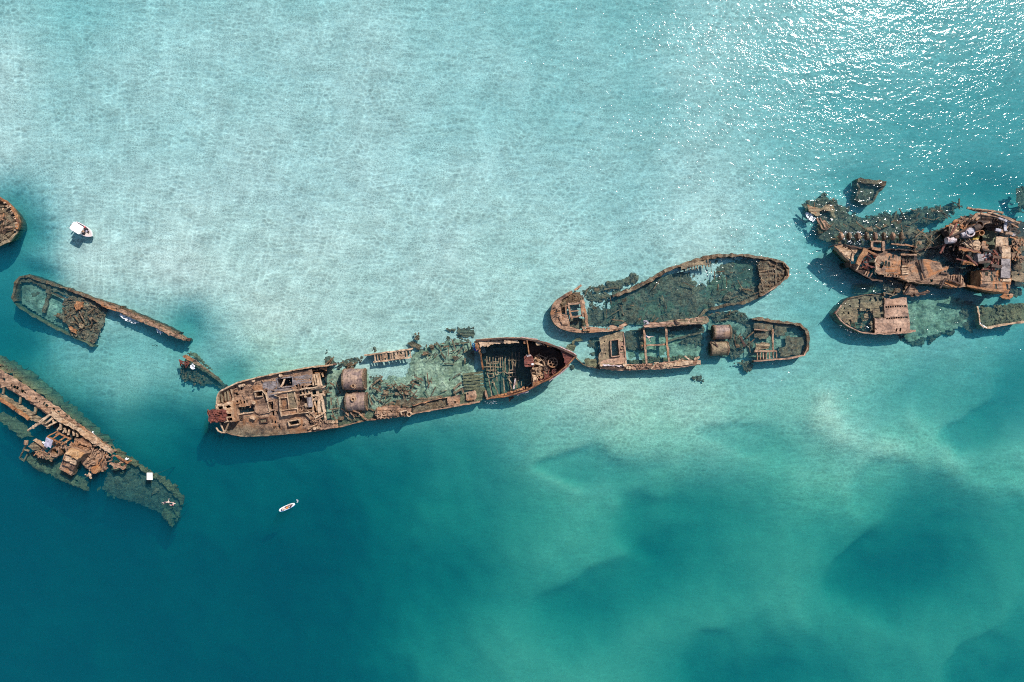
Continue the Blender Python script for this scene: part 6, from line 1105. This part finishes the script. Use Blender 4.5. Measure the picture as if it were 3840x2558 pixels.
floating('person with dark hair lying at the nose of the white paddle board', G7, (748, 942), (985, 848), (770, 985), (742, 895), (1170, 790), (1160, 762), .32, [SHORTS(ORANGE)], group='riders on the paddle board', skin=PSKIN)
person('person in maroon sitting at the tail of the white paddle board', G7, dict(head=(1236, 708, 1.02), neck=(1215, 718, .84), chest=(1200, 724, .66), pelvis=(1180, 738, .32), lsh=(1188, 688, .74), rsh=(1218, 772, .74), lel=(1150, 680, .5), rel=(1190, 800, .5), lwr=(1100, 690, .36), rwr=(1150, 815, .36),
  lhip=(1165, 718, .3), rhip=(1178, 765, .3), lkn=(1080, 716, .55), rkn=(1100, 790, .55), lan=(1010, 760, .26), ran=(1030, 815, .26), lft=(965, 778, .24), rft=(985, 836, .24)), [('swim_top', [[('waist', .13), ('chest', .155)]], MAROON), SHORTS(MAROON)], group='riders on the paddle board', skin=PSKIN)

# ================================================================== motor boat
bt = thing('motor_boat', 'small white motor boat with square white canopy, floating over pale sand', 'boat', G8, (820, 600), None, 0.0)
ho = [(655, 305), (770, 352), (880, 412), (970, 462), (1060, 525), (1130, 592), (1180, 660), (1212, 750), (1228, 838), (1170, 858), (1100, 862), (1020, 856), (950, 838), (870, 808), (800, 775), (467, 624)]
MB().wall(G8, ho, .62, -.35, .07, 0, True, lean=(830, 610, .14), seg=.3).put('hull', M['white'], bt)
hi_ = [(x+(850-x)*.11, y+(600-y)*.11) for x, y in ho]
MB().plate(G8, ho, .66, .05, [hi_], 0, .25, 0).put('gunwale', plain('pale_pink_gelcoat', (.66, .55, .56), .35, .05), bt)
MB().plate(G8, hi_, .12, .06, (), 0, .3, 0).put('floor', plain('boat_floor', (.30, .27, .27), .7), bt)
MB().plate(G8, [(1040, 660), (1090, 600), (1150, 650), (1205, 760), (1215, 835), (1100, 850), (980, 830), (960, 800)], .6, .05, [[(1075, 610), (1136, 690), (1098, 764), (1035, 715)]], 0, .25, 0).put('bow_deck', plain('cream_gelcoat', (.62, .52, .47), .4, .05), bt)
MB().plate(G8, [(1075, 610), (1136, 690), (1098, 764), (1035, 715)], .45, .05, (), 0, .25, 0).put('hatch_mat', plain('brown_mat', (.06, .045, .04), .9), bt)
MB().plate(G8, [(1000, 610), (1050, 625), (1030, 690), (985, 680)], .75, .25, (), 0, .25, 0).put('console', plain('grey_console', (.33, .30, .38), .4), bt)
MB().plate(G8, [(850, 700), (960, 715), (975, 775), (880, 770)], .5, .3, (), 0, .25, 0).put('seat', plain('black_seat', (.02, .02, .025), .6), bt)
cn = [(565, 308), (600, 312), (890, 488), (908, 515), (905, 545), (770, 755), (735, 768), (700, 755), (415, 575), (398, 545), (410, 515), (540, 320)]
MB().plate(G8, cn, 2.15, .07, (), 0, .4, 0).put('canopy', plain('canopy_white', (.86, .86, .86), .5, .03), bt)
for p in ((580, 350), (860, 510), (720, 730), (440, 545)):
    q = (p[0]+(700-p[0])*.05+45, p[1]+(560-p[1])*.05+18)
    a = pt(G8, *q, .6); MB().tube([a, (a[0], a[1], 2.1)], .025, 6).put('canopy_post', M['steel'], bt)
mo = pt(G8, 560, 465, .4)
MB().tube([(mo[0]-.25, mo[1]+.1, -.4), (mo[0]-.25, mo[1]+.1, .5), (mo[0]-.25, mo[1]+.1, .85)], [.07, .16, .13], 10).put('outboard_motor', M['dark'], bt)
def seated(label, hx, hy, fx, fy, cloth, hat):
    L = lambda t: (hx+(fx-hx)*t, hy+(fy-hy)*t); dx, dy = fx-hx, fy-hy; n = math.hypot(dx, dy); nx, ny = -dy/n, dx/n; w = PPM/G8[2]
    o_ = lambda t, s, z: (L(t)[0]+nx*s*w, L(t)[1]+ny*s*w, z)
    return person(label, G8, dict(head=(hx, hy, 1.38), neck=o_(.02, 0, 1.22), chest=o_(.03, 0, 1.05), pelvis=o_(.05, 0, .62), lsh=o_(.05, .19, 1.14), rsh=o_(.05, -.19, 1.14), lel=o_(.3, .24, .9), rel=o_(.3, -.24, .9), lwr=o_(.65, .16, .8), rwr=o_(.65, -.16, .8),
      lhip=o_(.1, .1, .6), rhip=o_(.1, -.1, .6), lkn=o_(.85, .13, .62), rkn=o_(.85, -.13, .62), lan=o_(.95, .12, .22), ran=o_(.95, -.12, .22), lft=o_(1.25, .13, .18), rft=o_(1.25, -.13, .18)), cloth, hat=hat, group='people in the motor boat')
SHIRT = lambda mt: ('shirt', [[(('pelvis', 'waist', .3), .15), ('waist', .155), ('chest', .17), (('chest', 'neck', .6), .09)], [('lsh', .085), (('lsh', 'lel', .7), .06)], [('rsh', .085), (('rsh', 'rel', .7), .06)]], mt)
seated('person in a coral cap and dark clothes sitting in the motor boat', 955, 505, 985, 590, [SHIRT(NAVY), SHORTS(NAVY)], PINK)
seated('person in an orange hat and white shirt sitting in the motor boat', 862, 660, 950, 655, [SHIRT(WHT), SHORTS(NAVY)], ORANGE)

# ================================================================== board on a post, foam, fish
bd = thing('marker_board', 'square white board on a post, standing over the sunken end of the dredger', 'board', G2, (888, 772))
MB().plate(G2, [(853, 726), (924, 726), (926, 818), (853, 818)], .7, .1, (), 0, .5, 0).put('panel', plain('board_white', (.88, .86, .80), .5, .03), bd)
x_, y_, _ = pt(G2, 889, 772, .6); MB().tube([(x_, y_, bed(x_, y_)), (x_, y_, .62)], .09, 8).put('post', M['tan'], bd)
FOAM = plain('sea_foam', (.80, .82, .86), .9, .15)
def foam(label, F, poly, n, size=(.06, .3)):
    m = MB().rocks(F, poly, int(n*1.8), (size[0]*.7, size[1]*.75), (-.01, .02), lambda x, y: .01, .10)
    tag(m.put('sea_foam', FOAM), label, 'foam', None, 'stuff')
foam('large white foam patch under the long straight wall', G4, [(238, 345), (330, 350), (420, 410), (500, 460), (440, 480), (330, 440), (260, 390)], 130, (.05, .28))
foam('small white foam patch near the free end of the long straight wall', G4, [(730, 545), (790, 560), (825, 600), (790, 612), (750, 590)], 40, (.05, .24))
foam('small white foam patch on the ridge fragment', G4, [(1188, 1045), (1202, 1008), (1228, 1002), (1246, 1035), (1250, 1080), (1220, 1096), (1192, 1070)], 40, (.05, .22))
foam('white foam breaking at the pointed end of the tallest wreck', F7, [(120, 500), (180, 490), (250, 560), (220, 610), (160, 570)], 55, (.05, .3))
foam('white foam fringe along the half sunk ribs of the tallest wreck', F7, [(520, 720), (700, 710), (860, 740), (1260, 740), (1280, 780), (900, 800), (760, 870), (640, 860), (520, 770)], 150, (.04, .22))
foam('white foam fleck beside the dredger girder', G1, [(1095, 1110), (1140, 1100), (1160, 1140), (1110, 1150)], 16, (.06, .25))
foam('white foam fleck at the end of the dredger deck', G2, [(570, 550), (600, 525), (625, 545), (590, 570)], 16, (.06, .25))
foam('white foam at the corner of the sunken deck section', F8, [(760, 1280), (790, 1290), (840, 1335), (800, 1335)], 24, (.05, .22))
foam('splash of foam behind the paddle board', G7, [(1440, 420), (1550, 450), (1560, 560), (1460, 620), (1490, 520)], 14, (.03, .12))
foam('thin white flecks standing in for glints along the bow flank of the oval sunken wreck', S0, [(2860, 1108), (2905, 1078), (2950, 1040), (2962, 1045), (2915, 1092), (2868, 1118)], 26, (.03, .13))  # glints on the water put in as white flakes
foam('thin white wash under the lower edge of the slotted bow', G6, [(360, 930), (560, 1010), (640, 1060), (900, 1110), (1100, 1120), (900, 1130), (600, 1090), (380, 1000)], 30, (.03, .12))
foam('thin white wash under the low side of the red bow', F3, [(460, 1190), (620, 1180), (660, 1230), (560, 1250), (480, 1230)], 22, (.03, .1))
foam('thin white wash on the horseshoe stern of the oval sunken wreck', F4, [(150, 1230), (230, 1290), (330, 1340), (300, 1360), (190, 1300)], 22, (.03, .1))
